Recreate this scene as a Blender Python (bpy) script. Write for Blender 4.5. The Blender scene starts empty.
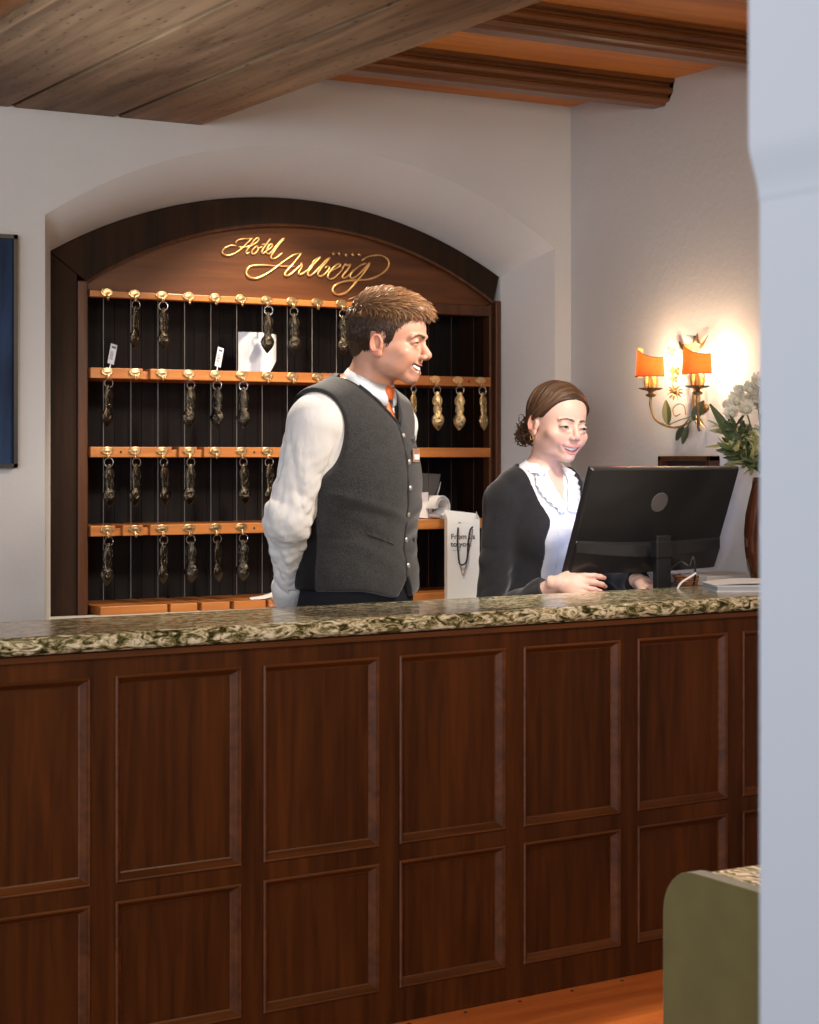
import bpy, bmesh, math, random
import numpy as np
from mathutils import Vector, Matrix, Euler
random.seed(7); RNG = np.random.default_rng(7)
C = bpy.context.scene.collection
sc = bpy.context.scene
PI = math.pi
# ------------------------------------------------------------------ camera frame
H = 1.443; FP = 1920.0; CX = 409.5; CY = 457.0
VF = (0.5045, 0.8634); VR = (0.8634, -0.5045)
def at(px, py, F):                       # point seen at a pixel of the photo at view depth F
    r = (px-CX)/FP*F
    return Vector((VF[0]*F+VR[0]*r, VF[1]*F+VR[1]*r, H+(CY-py)/FP*F))
def ray(px):
    r = (px-CX)/FP
    return (VF[0]+VR[0]*r, VF[1]+VR[1]*r)
def onY(px, py, Y):
    a = ray(px); F = Y/a[1]
    return at(px, py, F)
def onX(px, py, X):
    a = ray(px); F = X/a[0]
    return at(px, py, F)
# ------------------------------------------------------------------ materials
def newmat(name):
    m = bpy.data.materials.new(name); m.use_nodes = True
    nt = m.node_tree; b = nt.nodes['Principled BSDF']
    return m, nt, b
def N(nt, t, **k):
    n = nt.nodes.new(t)
    for a, v in k.items():
        if a in n.inputs: n.inputs[a].default_value = v
        else: setattr(n, a, v)
    return n
def plain(name, col, rough=.5, metal=0, spec=.5, sheen=0, bump=0, bscale=200, var=0, vscale=8, coat=0, emit=None, es=0, trans=0, stretch=None):
    m, nt, b = newmat(name)
    b.inputs['Base Color'].default_value = (*col, 1)
    b.inputs['Roughness'].default_value = rough
    b.inputs['Metallic'].default_value = metal
    b.inputs['Specular IOR Level'].default_value = spec
    b.inputs['Sheen Weight'].default_value = sheen
    b.inputs['Coat Weight'].default_value = coat
    b.inputs['Transmission Weight'].default_value = trans
    if emit: b.inputs['Emission Color'].default_value = (*emit, 1); b.inputs['Emission Strength'].default_value = es
    L = nt.links.new
    tc = N(nt, 'ShaderNodeTexCoord')
    src = tc.outputs['Object']
    if stretch:
        mp = N(nt, 'ShaderNodeMapping'); mp.inputs['Scale'].default_value = stretch; L(src, mp.inputs[0]); src = mp.outputs[0]
    if var:
        n = N(nt, 'ShaderNodeTexNoise'); n.inputs['Scale'].default_value = vscale; n.inputs['Detail'].default_value = 5
        L(src, n.inputs['Vector'])
        mr = N(nt, 'ShaderNodeMapRange'); mr.inputs[1].default_value = .3; mr.inputs[2].default_value = .7
        mr.inputs[3].default_value = 1-var; mr.inputs[4].default_value = 1+var; L(n.outputs[0], mr.inputs[0])
        vm = N(nt, 'ShaderNodeVectorMath', operation='SCALE'); vm.inputs[0].default_value = col; L(mr.outputs[0], vm.inputs['Scale'])
        L(vm.outputs[0], b.inputs['Base Color'])
    if bump:
        n = N(nt, 'ShaderNodeTexNoise'); n.inputs['Scale'].default_value = bscale; n.inputs['Detail'].default_value = 3
        L(src, n.inputs['Vector'])
        bp = N(nt, 'ShaderNodeBump'); bp.inputs['Strength'].default_value = bump; bp.inputs['Distance'].default_value = .003
        L(n.outputs[0], bp.inputs['Height']); L(bp.outputs[0], b.inputs['Normal'])
    return m
def wood(name, c1, c2, axis='Z', scale=14, rough=.35, knots=0, coat=.2, bump=.1, stretch=14, rot=0, spec=.32):
    m, nt, b = newmat(name); L = nt.links.new
    tc = N(nt, 'ShaderNodeTexCoord'); mp = N(nt, 'ShaderNodeMapping'); L(tc.outputs['Object'], mp.inputs[0])
    s = [1, 1, 1]; s['XYZ'.index(axis)] = 1.0/stretch; mp.inputs['Scale'].default_value = s
    mp.inputs['Rotation'].default_value = (0, 0, rot)
    n = N(nt, 'ShaderNodeTexNoise'); n.inputs['Scale'].default_value = scale*5; n.inputs['Detail'].default_value = 7; n.inputs['Distortion'].default_value = .6
    L(mp.outputs[0], n.inputs['Vector'])
    n2 = N(nt, 'ShaderNodeTexNoise'); n2.inputs['Scale'].default_value = scale; n2.inputs['Detail'].default_value = 3
    L(mp.outputs[0], n2.inputs['Vector'])
    mx = N(nt, 'ShaderNodeMath', operation='MULTIPLY_ADD'); mx.inputs[1].default_value = .55
    L(n.outputs[0], mx.inputs[0])
    m2 = N(nt, 'ShaderNodeMath', operation='MULTIPLY'); m2.inputs[1].default_value = .45; L(n2.outputs[0], m2.inputs[0]); L(m2.outputs[0], mx.inputs[2])
    r = N(nt, 'ShaderNodeValToRGB'); r.color_ramp.elements[0].position = .36; r.color_ramp.elements[1].position = .64
    r.color_ramp.elements[0].color = (*c1, 1); r.color_ramp.elements[1].color = (*c2, 1)
    L(mx.outputs[0], r.inputs[0]); out = r.outputs[0]
    if knots:
        mp2 = N(nt, 'ShaderNodeMapping'); L(tc.outputs['Object'], mp2.inputs[0])
        s = [9, 9, 9]; s['XYZ'.index(axis)] = 2.6; mp2.inputs['Scale'].default_value = s
        v = N(nt, 'ShaderNodeTexVoronoi'); L(mp2.outputs[0], v.inputs['Vector'])
        r2 = N(nt, 'ShaderNodeValToRGB'); r2.color_ramp.elements[0].position = .08; r2.color_ramp.elements[1].position = .22
        r2.color_ramp.elements[0].color = (.25, .22, .2, 1); r2.color_ramp.elements[1].color = (1, 1, 1, 1); L(v.outputs[0], r2.inputs[0])
        mm = N(nt, 'ShaderNodeMixRGB', blend_type='MULTIPLY'); mm.inputs[0].default_value = knots
        L(out, mm.inputs[1]); L(r2.outputs[0], mm.inputs[2]); out = mm.outputs[0]
    L(out, b.inputs['Base Color'])
    b.inputs['Roughness'].default_value = rough; b.inputs['Coat Weight'].default_value = coat; b.inputs['Coat Roughness'].default_value = .25; b.inputs['Specular IOR Level'].default_value = spec
    bp = N(nt, 'ShaderNodeBump'); bp.inputs['Strength'].default_value = bump; bp.inputs['Distance'].default_value = .002
    L(mx.outputs[0], bp.inputs['Height']); L(bp.outputs[0], b.inputs['Normal'])
    return m
def attrmat(name, rough=.5, sss=0, bump=0, bscale=300, spec=.4, sheen=0):
    m, nt, b = newmat(name); L = nt.links.new
    a = N(nt, 'ShaderNodeVertexColor'); a.layer_name = 'Col'; L(a.outputs[0], b.inputs['Base Color'])
    b.inputs['Roughness'].default_value = rough; b.inputs['Specular IOR Level'].default_value = spec
    b.inputs['Sheen Weight'].default_value = sheen
    if sss:
        b.inputs['Subsurface Weight'].default_value = sss; b.inputs['Subsurface Radius'].default_value = (.012, .004, .002); b.inputs['Subsurface Scale'].default_value = .6
    if bump:
        tc = N(nt, 'ShaderNodeTexCoord'); n = N(nt, 'ShaderNodeTexNoise'); n.inputs['Scale'].default_value = bscale; L(tc.outputs['Object'], n.inputs['Vector'])
        bp = N(nt, 'ShaderNodeBump'); bp.inputs['Strength'].default_value = bump; bp.inputs['Distance'].default_value = .001
        L(n.outputs[0], bp.inputs['Height']); L(bp.outputs[0], b.inputs['Normal'])
    return m
def granite():
    m, nt, b = newmat('polished_green_granite'); L = nt.links.new
    tc = N(nt, 'ShaderNodeTexCoord'); mp = N(nt, 'ShaderNodeMapping'); mp.inputs['Scale'].default_value = (1, 3.0, 2.0); mp.inputs['Rotation'].default_value = (0, 0, -.25)
    L(tc.outputs['Object'], mp.inputs[0])
    n = N(nt, 'ShaderNodeTexNoise'); n.inputs['Scale'].default_value = 25; n.inputs['Detail'].default_value = 9; n.inputs['Roughness'].default_value = .68; n.inputs['Distortion'].default_value = 1.6
    L(mp.outputs[0], n.inputs['Vector'])
    r = N(nt, 'ShaderNodeValToRGB'); e = r.color_ramp.elements
    e[0].position = .36; e[0].color = (.012, .014, .006, 1); e[1].position = .68; e[1].color = (.82, .78, .64, 1)
    for p, c in ((.42, (.06, .058, .02, 1)), (.475, (.19, .17, .075, 1)), (.53, (.46, .41, .25, 1)), (.58, (.66, .61, .45, 1))):
        k = e.new(p); k.color = c
    L(n.outputs[0], r.inputs[0]); L(r.outputs[0], b.inputs['Base Color'])
    b.inputs['Roughness'].default_value = .16; b.inputs['Specular IOR Level'].default_value = .28; b.inputs['Coat Weight'].default_value = .0; b.inputs['Coat Roughness'].default_value = .05
    return m
def plaster(name, col, rough=.9, b1=.35):
    m = plain(name, col, rough=rough, spec=.2, bump=b1, bscale=60, var=.03, vscale=2)
    return m
def weave(name, c1, c2, rough=.9, sc_=480):
    m, nt, b = newmat(name); L = nt.links.new
    tc = N(nt, 'ShaderNodeTexCoord'); n = N(nt, 'ShaderNodeTexNoise'); n.inputs['Scale'].default_value = sc_; n.inputs['Detail'].default_value = 2
    L(tc.outputs['Object'], n.inputs['Vector'])
    n2 = N(nt, 'ShaderNodeTexNoise'); n2.inputs['Scale'].default_value = 40; L(tc.outputs['Object'], n2.inputs['Vector'])
    ad = N(nt, 'ShaderNodeMath', operation='MULTIPLY_ADD'); ad.inputs[1].default_value = .88; L(n.outputs[0], ad.inputs[0])
    mu = N(nt, 'ShaderNodeMath', operation='MULTIPLY'); mu.inputs[1].default_value = .12; L(n2.outputs[0], mu.inputs[0]); L(mu.outputs[0], ad.inputs[2])
    r = N(nt, 'ShaderNodeValToRGB'); r.color_ramp.elements[0].position = .35; r.color_ramp.elements[1].position = .65
    r.color_ramp.elements[0].color = (*c1, 1); r.color_ramp.elements[1].color = (*c2, 1); L(ad.outputs[0], r.inputs[0]); L(r.outputs[0], b.inputs['Base Color'])
    b.inputs['Roughness'].default_value = rough; b.inputs['Specular IOR Level'].default_value = .2; b.inputs['Sheen Weight'].default_value = .25
    bp = N(nt, 'ShaderNodeBump'); bp.inputs['Strength'].default_value = .25; bp.inputs['Distance'].default_value = .001
    L(n.outputs[0], bp.inputs['Height']); L(bp.outputs[0], b.inputs['Normal'])
    return m

M = {}
M['plaster'] = plaster('white_plaster', (.50, .475, .455))
M['pillar'] = plain('smooth_white_paint', (.62, .69, .78), rough=.8)
M['mahogany'] = wood('mahogany_veneer', (.030, .0085, .0018), (.080, .0225, .0045), 'Z', 9, rough=.45, coat=.0, spec=.2)
M['mahogany_x'] = wood('mahogany_moulding', (.055, .0165, .0036), (.12, .036, .0080), 'X', 9, rough=.42, coat=.05, spec=.3)
M['ceiling'] = wood('warm_pine_ceiling', (.32, .098, .015), (.56, .20, .038), 'X', 5, rough=.5, coat=.0)
M['moulding'] = wood('brown_beam_moulding', (.08, .027, .007), (.15, .052, .014), 'X', 8, rough=.38, coat=.2)
M['oldbeam'] = wood('weathered_beam', (.090, .046, .020), (.27, .155, .075), 'Y', 5, rough=.6, knots=.8, coat=.0, bump=.3)
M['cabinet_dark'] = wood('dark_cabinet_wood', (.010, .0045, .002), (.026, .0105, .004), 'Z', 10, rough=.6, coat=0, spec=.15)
M['cabinet'] = wood('brown_cabinet_wood', (.042, .0135, .0045), (.10, .033, .010), 'Z', 10, rough=.42, coat=0)
M['sign'] = wood('sign_board_wood', (.060, .018, .005), (.125, .039, .010), 'X', 7, rough=.42, coat=0)
M['shelf'] = wood('honey_shelf_wood', (.32, .10, .022), (.50, .19, .045), 'X', 10, rough=.4)
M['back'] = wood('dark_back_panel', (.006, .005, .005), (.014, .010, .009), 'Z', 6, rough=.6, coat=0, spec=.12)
M['step'] = wood('orange_step_wood', (.40, .10, .022), (.62, .19, .045), 'X', 6, rough=.4)
M['floor'] = wood('dark_parquet', (.22, .075, .025), (.36, .13, .045), 'X', 6, rough=.4)
M['granite'] = granite()
M['brass'] = plain('brass', (.66, .46, .24), rough=.28, metal=1)
M['gold'] = plain('gold_lettering', (.78, .48, .20), rough=.36, metal=.85)
M['bronze'] = plain('aged_key_bronze_shaded', (.060, .048, .034), rough=.24, metal=1, bump=.7, bscale=170)  # aged bronze, darkened further: shade on the left keys put into the colour
M['litkey'] = plain('lit_key_metal', (.46, .34, .17), rough=.25, metal=1, bump=.8, bscale=170)  # same key metal in a lit tone, for the right-hand keys
M['steel'] = plain('ring_steel', (.6, .58, .55), rough=.25, metal=1)
M['wire'] = plain('divider_rod_metal', (.20, .195, .19), rough=.4, metal=.8)
M['black'] = plain('black_plastic', (.012, .012, .013), rough=.38)
M['blackm'] = plain('black_screen_back', (.016, .016, .017), rough=.3, coat=.2)
M['grey'] = plain('grey_logo_disc', (.22, .21, .21), rough=.35, metal=.6)
M['paper'] = plain('white_paper', (.78, .78, .78), rough=.7)
M['paperblue'] = plain('cool_white_paper', (.62, .66, .72), rough=.6)
M['greypaper'] = plain('grey_brochure', (.10, .095, .09), rough=.5)
M['ink'] = plain('grey_ink', (.09, .08, .075), rough=.7)
M['cord'] = plain('navy_cord', (.01, .012, .03), rough=.7)
M['ribbon'] = plain('tan_ribbon', (.34, .17, .09), rough=.7)
M['shirt'] = plain('white_shirt_cotton', (.70, .69, .67), rough=.85, sheen=.2, bump=.9, bscale=30, stretch=(1, 1, .45))
M['collar'] = plain('pale_blue_collar', (.60, .64, .70), rough=.85)
M['vest'] = weave('charcoal_tweed', (.009, .009, .0095), (.046, .045, .044))
M['satin'] = plain('black_satin_back', (.006, .006, .007), rough=.6, spec=.2)
M['vestedge'] = plain('black_vest_edging', (.012, .012, .013), rough=.8)
M['trouser'] = plain('black_trouser_cloth', (.012, .013, .017), rough=.9, spec=.15)
M['tie'] = plain('orange_tie_silk', (.60, .13, .025), rough=.45, bump=.2, bscale=300)
M['shoe'] = plain('black_shoe_leather', (.01, .01, .01), rough=.25)
M['cardigan'] = weave('black_knit_wool', (.007, .007, .009), (.022, .022, .026), sc_=600)
M['blouse'] = plain('white_blouse', (.80, .82, .86), rough=.8, sheen=.2)
M['bodice'] = plain('pale_grey_bodice', (.50, .50, .53), rough=.85, bump=.2, bscale=400)
M['skirt'] = plain('dark_skirt_cloth', (.03, .03, .035), rough=.9)
M['button'] = plain('pewter_button', (.6, .58, .54), rough=.3, metal=.8)
M['badge'] = plain('copper_badge', (.62, .36, .24), rough=.3, metal=.7)
M['skin'] = attrmat('skin', rough=.45, sss=.12, bump=.12, bscale=700)
M['eye'] = attrmat('eye', rough=.12, spec=.6)
M['teeth'] = plain('teeth', (.80, .77, .72), rough=.25)
M['mouth'] = plain('mouth_inside', (.12, .02, .018), rough=.5)
M['hair'] = attrmat('hair_strands', rough=.42, spec=.35)
M['chair'] = plain('olive_green_velvet', (.125, .115, .022), rough=.85, sheen=.45, var=.12, vscale=14, bump=.2, bscale=500)
M['leafgreen'] = plain('dark_green_leaf', (.05, .075, .025), rough=.5, var=.3, vscale=30)
M['leafolive'] = plain('olive_leaf', (.30, .29, .12), rough=.5, var=.3, vscale=30)
M['petal'] = plain('white_petal', (.92, .90, .84), rough=.7); M['petal'].node_tree.nodes['Principled BSDF'].inputs['Subsurface Weight'].default_value = .5; M['petal'].node_tree.nodes['Principled BSDF'].inputs['Subsurface Radius'].default_value = (.01, .01, .008)
M['vase'] = plain('brown_glazed_vase', (.075, .022, .009), rough=.1, coat=.6, var=.5, vscale=12, stretch=(3, 3, .4))
M['plume'] = plain('orange_print', (.7, .2, .05), rough=.6)
M['bluepic'] = plain('dark_blue_canvas', (.014, .028, .062), rough=.6, spec=.15, var=.5, vscale=14, stretch=(2, 1, .3))
M['aged'] = plain('aged_gilt_iron', (.30, .19, .085), rough=.4, metal=.75, var=.35, vscale=60)
M['greeniron'] = plain('green_painted_leaf', (.07, .08, .03), rough=.4, metal=.4)
M['creamglass'] = plain('cream_candle', (.9, .72, .4), rough=.4)
M['bulb'] = plain('lit_bulb', (1, .9, .7), emit=(1, .78, .5), es=25)
def shade_mat():
    m = bpy.data.materials.new('orange_lamp_shade'); m.use_nodes = True; nt = m.node_tree; nt.nodes.clear(); L = nt.links.new
    o = N(nt, 'ShaderNodeOutputMaterial'); t = N(nt, 'ShaderNodeBsdfTranslucent'); d = N(nt, 'ShaderNodeBsdfDiffuse'); a = N(nt, 'ShaderNodeMixShader')
    tc = N(nt, 'ShaderNodeTexCoord'); n = N(nt, 'ShaderNodeTexNoise'); n.inputs['Scale'].default_value = 500; L(tc.outputs['Object'], n.inputs['Vector'])
    r = N(nt, 'ShaderNodeValToRGB'); r.color_ramp.elements[0].color = (.90, .27, .085, 1); r.color_ramp.elements[1].color = (.95, .38, .15, 1); L(n.outputs[0], r.inputs[0])
    L(r.outputs[0], t.inputs[0]); L(r.outputs[0], d.inputs[0])
    a.inputs[0].default_value = .35; L(t.outputs[0], a.inputs[1]); L(d.outputs[0], a.inputs[2]); L(a.outputs[0], o.inputs[0])
    return m
M['shade'] = shade_mat()
def petal_mat():
    m = bpy.data.materials.new('white_petal'); m.use_nodes = True; nt = m.node_tree; nt.nodes.clear(); L = nt.links.new
    o = N(nt, 'ShaderNodeOutputMaterial'); t = N(nt, 'ShaderNodeBsdfTranslucent'); d = N(nt, 'ShaderNodeBsdfDiffuse'); a = N(nt, 'ShaderNodeMixShader')
    tc = N(nt, 'ShaderNodeTexCoord'); n = N(nt, 'ShaderNodeTexNoise'); n.inputs['Scale'].default_value = 60; L(tc.outputs['Object'], n.inputs['Vector'])
    r = N(nt, 'ShaderNodeValToRGB'); r.color_ramp.elements[0].color = (.90, .88, .78, 1); r.color_ramp.elements[1].color = (.97, .96, .92, 1); L(n.outputs[0], r.inputs[0])
    L(r.outputs[0], t.inputs[0]); L(r.outputs[0], d.inputs[0]); a.inputs[0].default_value = .5; L(t.outputs[0], a.inputs[1]); L(d.outputs[0], a.inputs[2]); L(a.outputs[0], o.inputs[0])
    return m
M['petal'] = petal_mat()
def leaf_print():
    m, nt, b = newmat('leaf_print_fabric'); L = nt.links.new
    tc = N(nt, 'ShaderNodeTexCoord'); n = N(nt, 'ShaderNodeTexNoise'); n.inputs['Scale'].default_value = 9; n.inputs['Distortion'].default_value = 3; L(tc.outputs['Object'], n.inputs['Vector'])
    w = N(nt, 'ShaderNodeTexWave'); w.inputs['Scale'].default_value = 22; w.inputs['Distortion'].default_value = 14; w.inputs['Detail'].default_value = 3; L(tc.outputs['Object'], w.inputs['Vector'])
    mu = N(nt, 'ShaderNodeMath', operation='MULTIPLY'); L(n.outputs[0], mu.inputs[0]); L(w.outputs[0], mu.inputs[1])
    r = N(nt, 'ShaderNodeValToRGB'); r.color_ramp.elements[0].position = .16; r.color_ramp.elements[1].position = .30
    r.color_ramp.elements[0].color = (.90, .82, .74, 1); r.color_ramp.elements[1].color = (.16, .18, .06, 1); L(mu.outputs[0], r.inputs[0]); L(r.outputs[0], b.inputs['Base Color'])
    b.inputs['Roughness'].default_value = .85
    return m
M['leafprint'] = leaf_print()
# ------------------------------------------------------------------ mesh helpers
def link(o, parent=None):
    C.objects.link(o)
    if parent: o.parent = parent
    return o
def obj(name, bm, mat, parent=None, smooth=False, bevel=0, autos=None):
    me = bpy.data.meshes.new(name)
    if isinstance(bm, tuple):
        me.from_pydata([tuple(v) for v in bm[0]], [], [tuple(f) for f in bm[1]])
    else:
        bmesh.ops.recalc_face_normals(bm, faces=bm.faces); bm.to_mesh(me); bm.free()
    me.materials.append(mat)
    o = bpy.data.objects.new(name, me); link(o, parent)
    if smooth:
        me.polygons.foreach_set('use_smooth', [True]*len(me.polygons))
    if bevel:
        md = o.modifiers.new('b', 'BEVEL'); md.width = bevel; md.segments = 2; md.limit_method = 'ANGLE'; md.angle_limit = .6
    return o
def thing(name, label, cat, loc=(0, 0, 0), rz=0, group=None):
    o = bpy.data.objects.new(name, None); C.objects.link(o); o.location = loc; o.rotation_euler = (0, 0, rz)
    o.empty_display_size = .05
    return tag(o, label, cat, group)
def tag(o, label, cat, group=None):
    o['label'] = label; o['category'] = cat
    if group: o['group'] = group
    return o
def struct(o): o['kind'] = 'structure'; return o
def box(bm, c, s, rz=0, rot=None):
    m = Matrix.Translation(c) @ (rot.to_4x4() if rot else Matrix.Rotation(rz, 4, 'Z')) @ Matrix.Diagonal((*s, 1))
    return bmesh.ops.create_cube(bm, size=1, matrix=m)['verts']
def boxo(name, lo, hi, mat, parent=None, bevel=0):
    bm = bmesh.new(); c = [(a+b)/2 for a, b in zip(lo, hi)]; s = [abs(b-a) for a, b in zip(lo, hi)]
    box(bm, c, s); return obj(name, bm, mat, parent, bevel=bevel)
def lathe(bm, prof, c=(0, 0, 0), n=32, sx=1, sy=1, rot=None, cap=True):
    rings = []
    for r, z in prof:
        ring = []
        for i in range(n):
            a = 2*PI*i/n; v = Vector((r*math.cos(a)*sx, r*math.sin(a)*sy, z))
            if rot: v = rot @ v
            ring.append(bm.verts.new(v+Vector(c)))
        rings.append(ring)
    for a, b in zip(rings, rings[1:]):
        for i in range(n): bm.faces.new((a[i], a[(i+1) % n], b[(i+1) % n], b[i]))
    if cap:
        bm.faces.new(rings[0][::-1]); bm.faces.new(rings[-1])
def tube(bm, pts, r, n=8, closed=False):
    pts = [Vector(p) for p in pts]; m = len(pts)
    rr = r if hasattr(r, '__len__') else [r]*m
    up = None; rings = []
    for i, p in enumerate(pts):
        if closed: t = pts[(i+1) % m]-pts[i-1]
        else: t = pts[min(i+1, m-1)]-pts[max(i-1, 0)]
        if t.length < 1e-9: t = Vector((0, 0, 1))
        t.normalize()
        if up is None:
            up = t.orthogonal().normalized()
        up = (up - t*up.dot(t))
        if up.length < 1e-6: up = t.orthogonal()
        up.normalize(); s = t.cross(up)
        rings.append([bm.verts.new(p+(up*math.cos(2*PI*k/n)+s*math.sin(2*PI*k/n))*rr[i]) for k in range(n)])
    for i in range(m if closed else m-1):
        a, b = rings[i], rings[(i+1) % m]
        for k in range(n): bm.faces.new((a[k], a[(k+1) % n], b[(k+1) % n], b[k]))
    if not closed:
        bm.faces.new(rings[0][::-1]); bm.faces.new(rings[-1])
def catmull(pts, n=6, closed=False):
    P = [Vector(p) for p in pts]; out = []; m = len(P)
    for i in range(m if closed else m-1):
        p0 = P[i-1] if (i > 0 or closed) else P[0]; p1 = P[i]; p2 = P[(i+1) % m]; p3 = P[(i+2) % m] if (closed or i+2 < m) else P[-1]
        for k in range(n):
            t = k/n
            out.append(.5*((2*p1)+(-p0+p2)*t+(2*p0-5*p1+4*p2-p3)*t*t+(-p0+3*p1-3*p2+p3)*t**3))
    if not closed: out.append(P[-1])
    return out
def prism(bm, poly, y0, y1, axes='xz'):
    # closed polygon extruded; axes xz: poly in x,z and extruded along y ; yz: extruded along x ; xy: along z
    def mk(p, q):
        return {'xz': (p[0], q, p[1]), 'yz': (q, p[0], p[1]), 'xy': (p[0], p[1], q)}[axes]
    a = [bm.verts.new(mk(p, y0)) for p in poly]; b = [bm.verts.new(mk(p, y1)) for p in poly]; n = len(poly)
    for i in range(n): bm.faces.new((a[i], a[(i+1) % n], b[(i+1) % n], b[i]))
    fa = bm.faces.new(a[::-1]); fb = bm.faces.new(b)
    bmesh.ops.triangulate(bm, faces=[fa, fb])
def leafmesh(bm, base, d, nrm, L_, W, curl=.2, n=6, twist=0):
    d = Vector(d).normalized(); nrm = Vector(nrm); s = d.cross(nrm).normalized(); nn = s.cross(d).normalized()
    base = Vector(base); prev = None
    for i in range(n+1):
        t = i/n; w = W*(math.sin(PI*min(1, t*.92+.04))**.8)*(1-.25*t); c = base+d*L_*t+nn*(-curl*L_*t*t)
        row = [bm.verts.new(c-s*w+nn*w*.25), bm.verts.new(c-nn*.0006), bm.verts.new(c+s*w+nn*w*.25)]
        row2 = [bm.verts.new(c-s*w+nn*w*.25+nn*.0012), bm.verts.new(c+nn*.0006), bm.verts.new(c+s*w+nn*w*.25+nn*.0012)]
        if prev:
            a, b = prev
            for q in (0, 1):
                bm.faces.new((a[q], a[q+1], row[q+1], row[q])); bm.faces.new((b[q+1], b[q], row2[q], row2[q+1]))
            bm.faces.new((a[0], row[0], row2[0], b[0])); bm.faces.new((a[2], b[2], row2[2], row[2]))
        prev = (row, row2)
# ================================================================== the room
CH = 2.62; YW = 5.3; XW = 3.725
boxo('floor', (-3, -2.5, -.1), (XW+.3, 6.4, 0), M['floor'])
struct(bpy.data.objects['floor'])
struct(boxo('wall_right', (XW, .2, 0), (XW+.2, 6.0, CH+.15), M['plaster']))
# back wall with the arched niche
XL, XR, ZS, ZA = 1.882, 3.66, 2.14, 2.41          # niche mouth: sides, springing, apex
IXL, IXR, IZS, IZA = 1.970, 3.572, 2.06, 2.273    # niche back rim
YI = 5.5; ZL = .965
def arc(x0, x1, zs, za, n=40):
    w = (x1-x0)/2; h = za-zs; R = (w*w+h*h)/(2*h); cx = (x0+x1)/2; cz = za-R; a = math.asin(w/R)
    return [(cx+R*math.sin(-a+2*a*i/n), cz+R*math.cos(-a+2*a*i/n)) for i in range(n+1)]
bm = bmesh.new()
A = arc(XL, XR, ZS, ZA); B = arc(IXL, IXR, IZS, IZA)
def fan(bm, x0, x1, y, arcp, top):
    vs = [bm.verts.new((p[0], y, p[1])) for p in arcp]; vt = [bm.verts.new((p[0], y, top)) for p in arcp]
    for i in range(len(arcp)-1): bm.faces.new((vs[i], vs[i+1], vt[i+1], vt[i]))
def quad(bm, *p): return bm.faces.new([bm.verts.new(q) for q in p])
fan(bm, XL, XR, YW, A, CH+.1)
quad(bm, (-.6, YW, 0), (XL, YW, 0), (XL, YW, CH+.1), (-.6, YW, CH+.1))
quad(bm, (XR, YW, 0), (XW, YW, 0), (XW, YW, CH+.1), (XR, YW, CH+.1))
quad(bm, (XL, YW, 0), (XR, YW, 0), (XR, YW, ZL), (XL, YW, ZL))
oa = [(XL, ZL)]+A+[(XR, ZL)]; ia = [(IXL, ZL)]+B+[(IXR, ZL)]
vo = [bm.verts.new((p[0], YW, p[1])) for p in oa]; vi = [bm.verts.new((p[0], YI, p[1])) for p in ia]
for i in range(len(oa)-1): bm.faces.new((vo[i], vo[i+1], vi[i+1], vi[i]))
quad(bm, (XL, YW, ZL), (XR, YW, ZL), (IXR, YI, ZL), (IXL, YI, ZL))
# closed back of the wall
vi2 = [bm.verts.new((p[0], 5.84, p[1])) for p in ia]; vi1 = [bm.verts.new((p[0], YI, p[1])) for p in ia]
for i in range(len(ia)-1): bm.faces.new((vi1[i], vi1[i+1], vi2[i+1], vi2[i]))
quad(bm, (-.6, 5.84, 0), (XW, 5.84, 0), (XW, 5.84, CH+.1), (-.6, 5.84, CH+.1))
bmesh.ops.remove_doubles(bm, verts=bm.verts, dist=.0005)
wb = obj('wall_back', bm, M['plaster']); struct(wb)
for p in wb.data.polygons:
    if abs(p.normal.y) < .95 and abs(p.normal.z) > .2 and p.center.z > 1.5: p.use_smooth = True
# ceiling and its beams
struct(boxo('ceiling', (-.6, .4, CH), (XW+.01, YW+.01, CH+.12), M['ceiling']))
def profile_beam(name, y, x0=2.2):
    # stepped moulding: wide at the ceiling, narrow below
    pr = [(-.060, CH), (-.060, CH-.012), (-.036, CH-.014), (-.036, CH-.022), (-.050, CH-.028), (-.053, CH-.036), (-.048, CH-.044), (-.028, CH-.048), (-.028, CH-.054), (-.036, CH-.058), (-.034, CH-.066), (-.016, CH-.070), (-.012, CH-.078), (.045, CH-.078),
          (.050, CH-.058), (.062, CH-.052), (.064, CH-.040), (.076, CH-.030), (.080, CH-.016), (.095, CH-.012), (.095, CH)]
    bm = bmesh.new(); prism(bm, [(y+a, b) for a, b in pr], x0, XW, 'yz')
    o = obj(name, bm, M['moulding']); o['kind'] = 'structure'; return o
for i, y in enumerate((4.80, 4.17, 3.54, 2.91)): profile_beam('trim_%d' % (i+1), y)
# the great beam of three boards
bm = bmesh.new(); zb = 2.44
for a, b in ((1.447, 1.772), (1.788, 2.092), (2.108, 2.372)):
    box(bm, ((a+b)/2, 2.85, zb+.02), (b-a, 4.9, .04))
box(bm, (1.91, 2.85, zb+.115), (.90, 4.9, .14))
o = obj('trim_5', bm, M['oldbeam'], bevel=.004); struct(o)
bm = bmesh.new(); box(bm, (1.425, 2.85, zb+.11), (.03, 4.9, .16)); struct(obj('trim_6', bm, M['moulding']))
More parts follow.
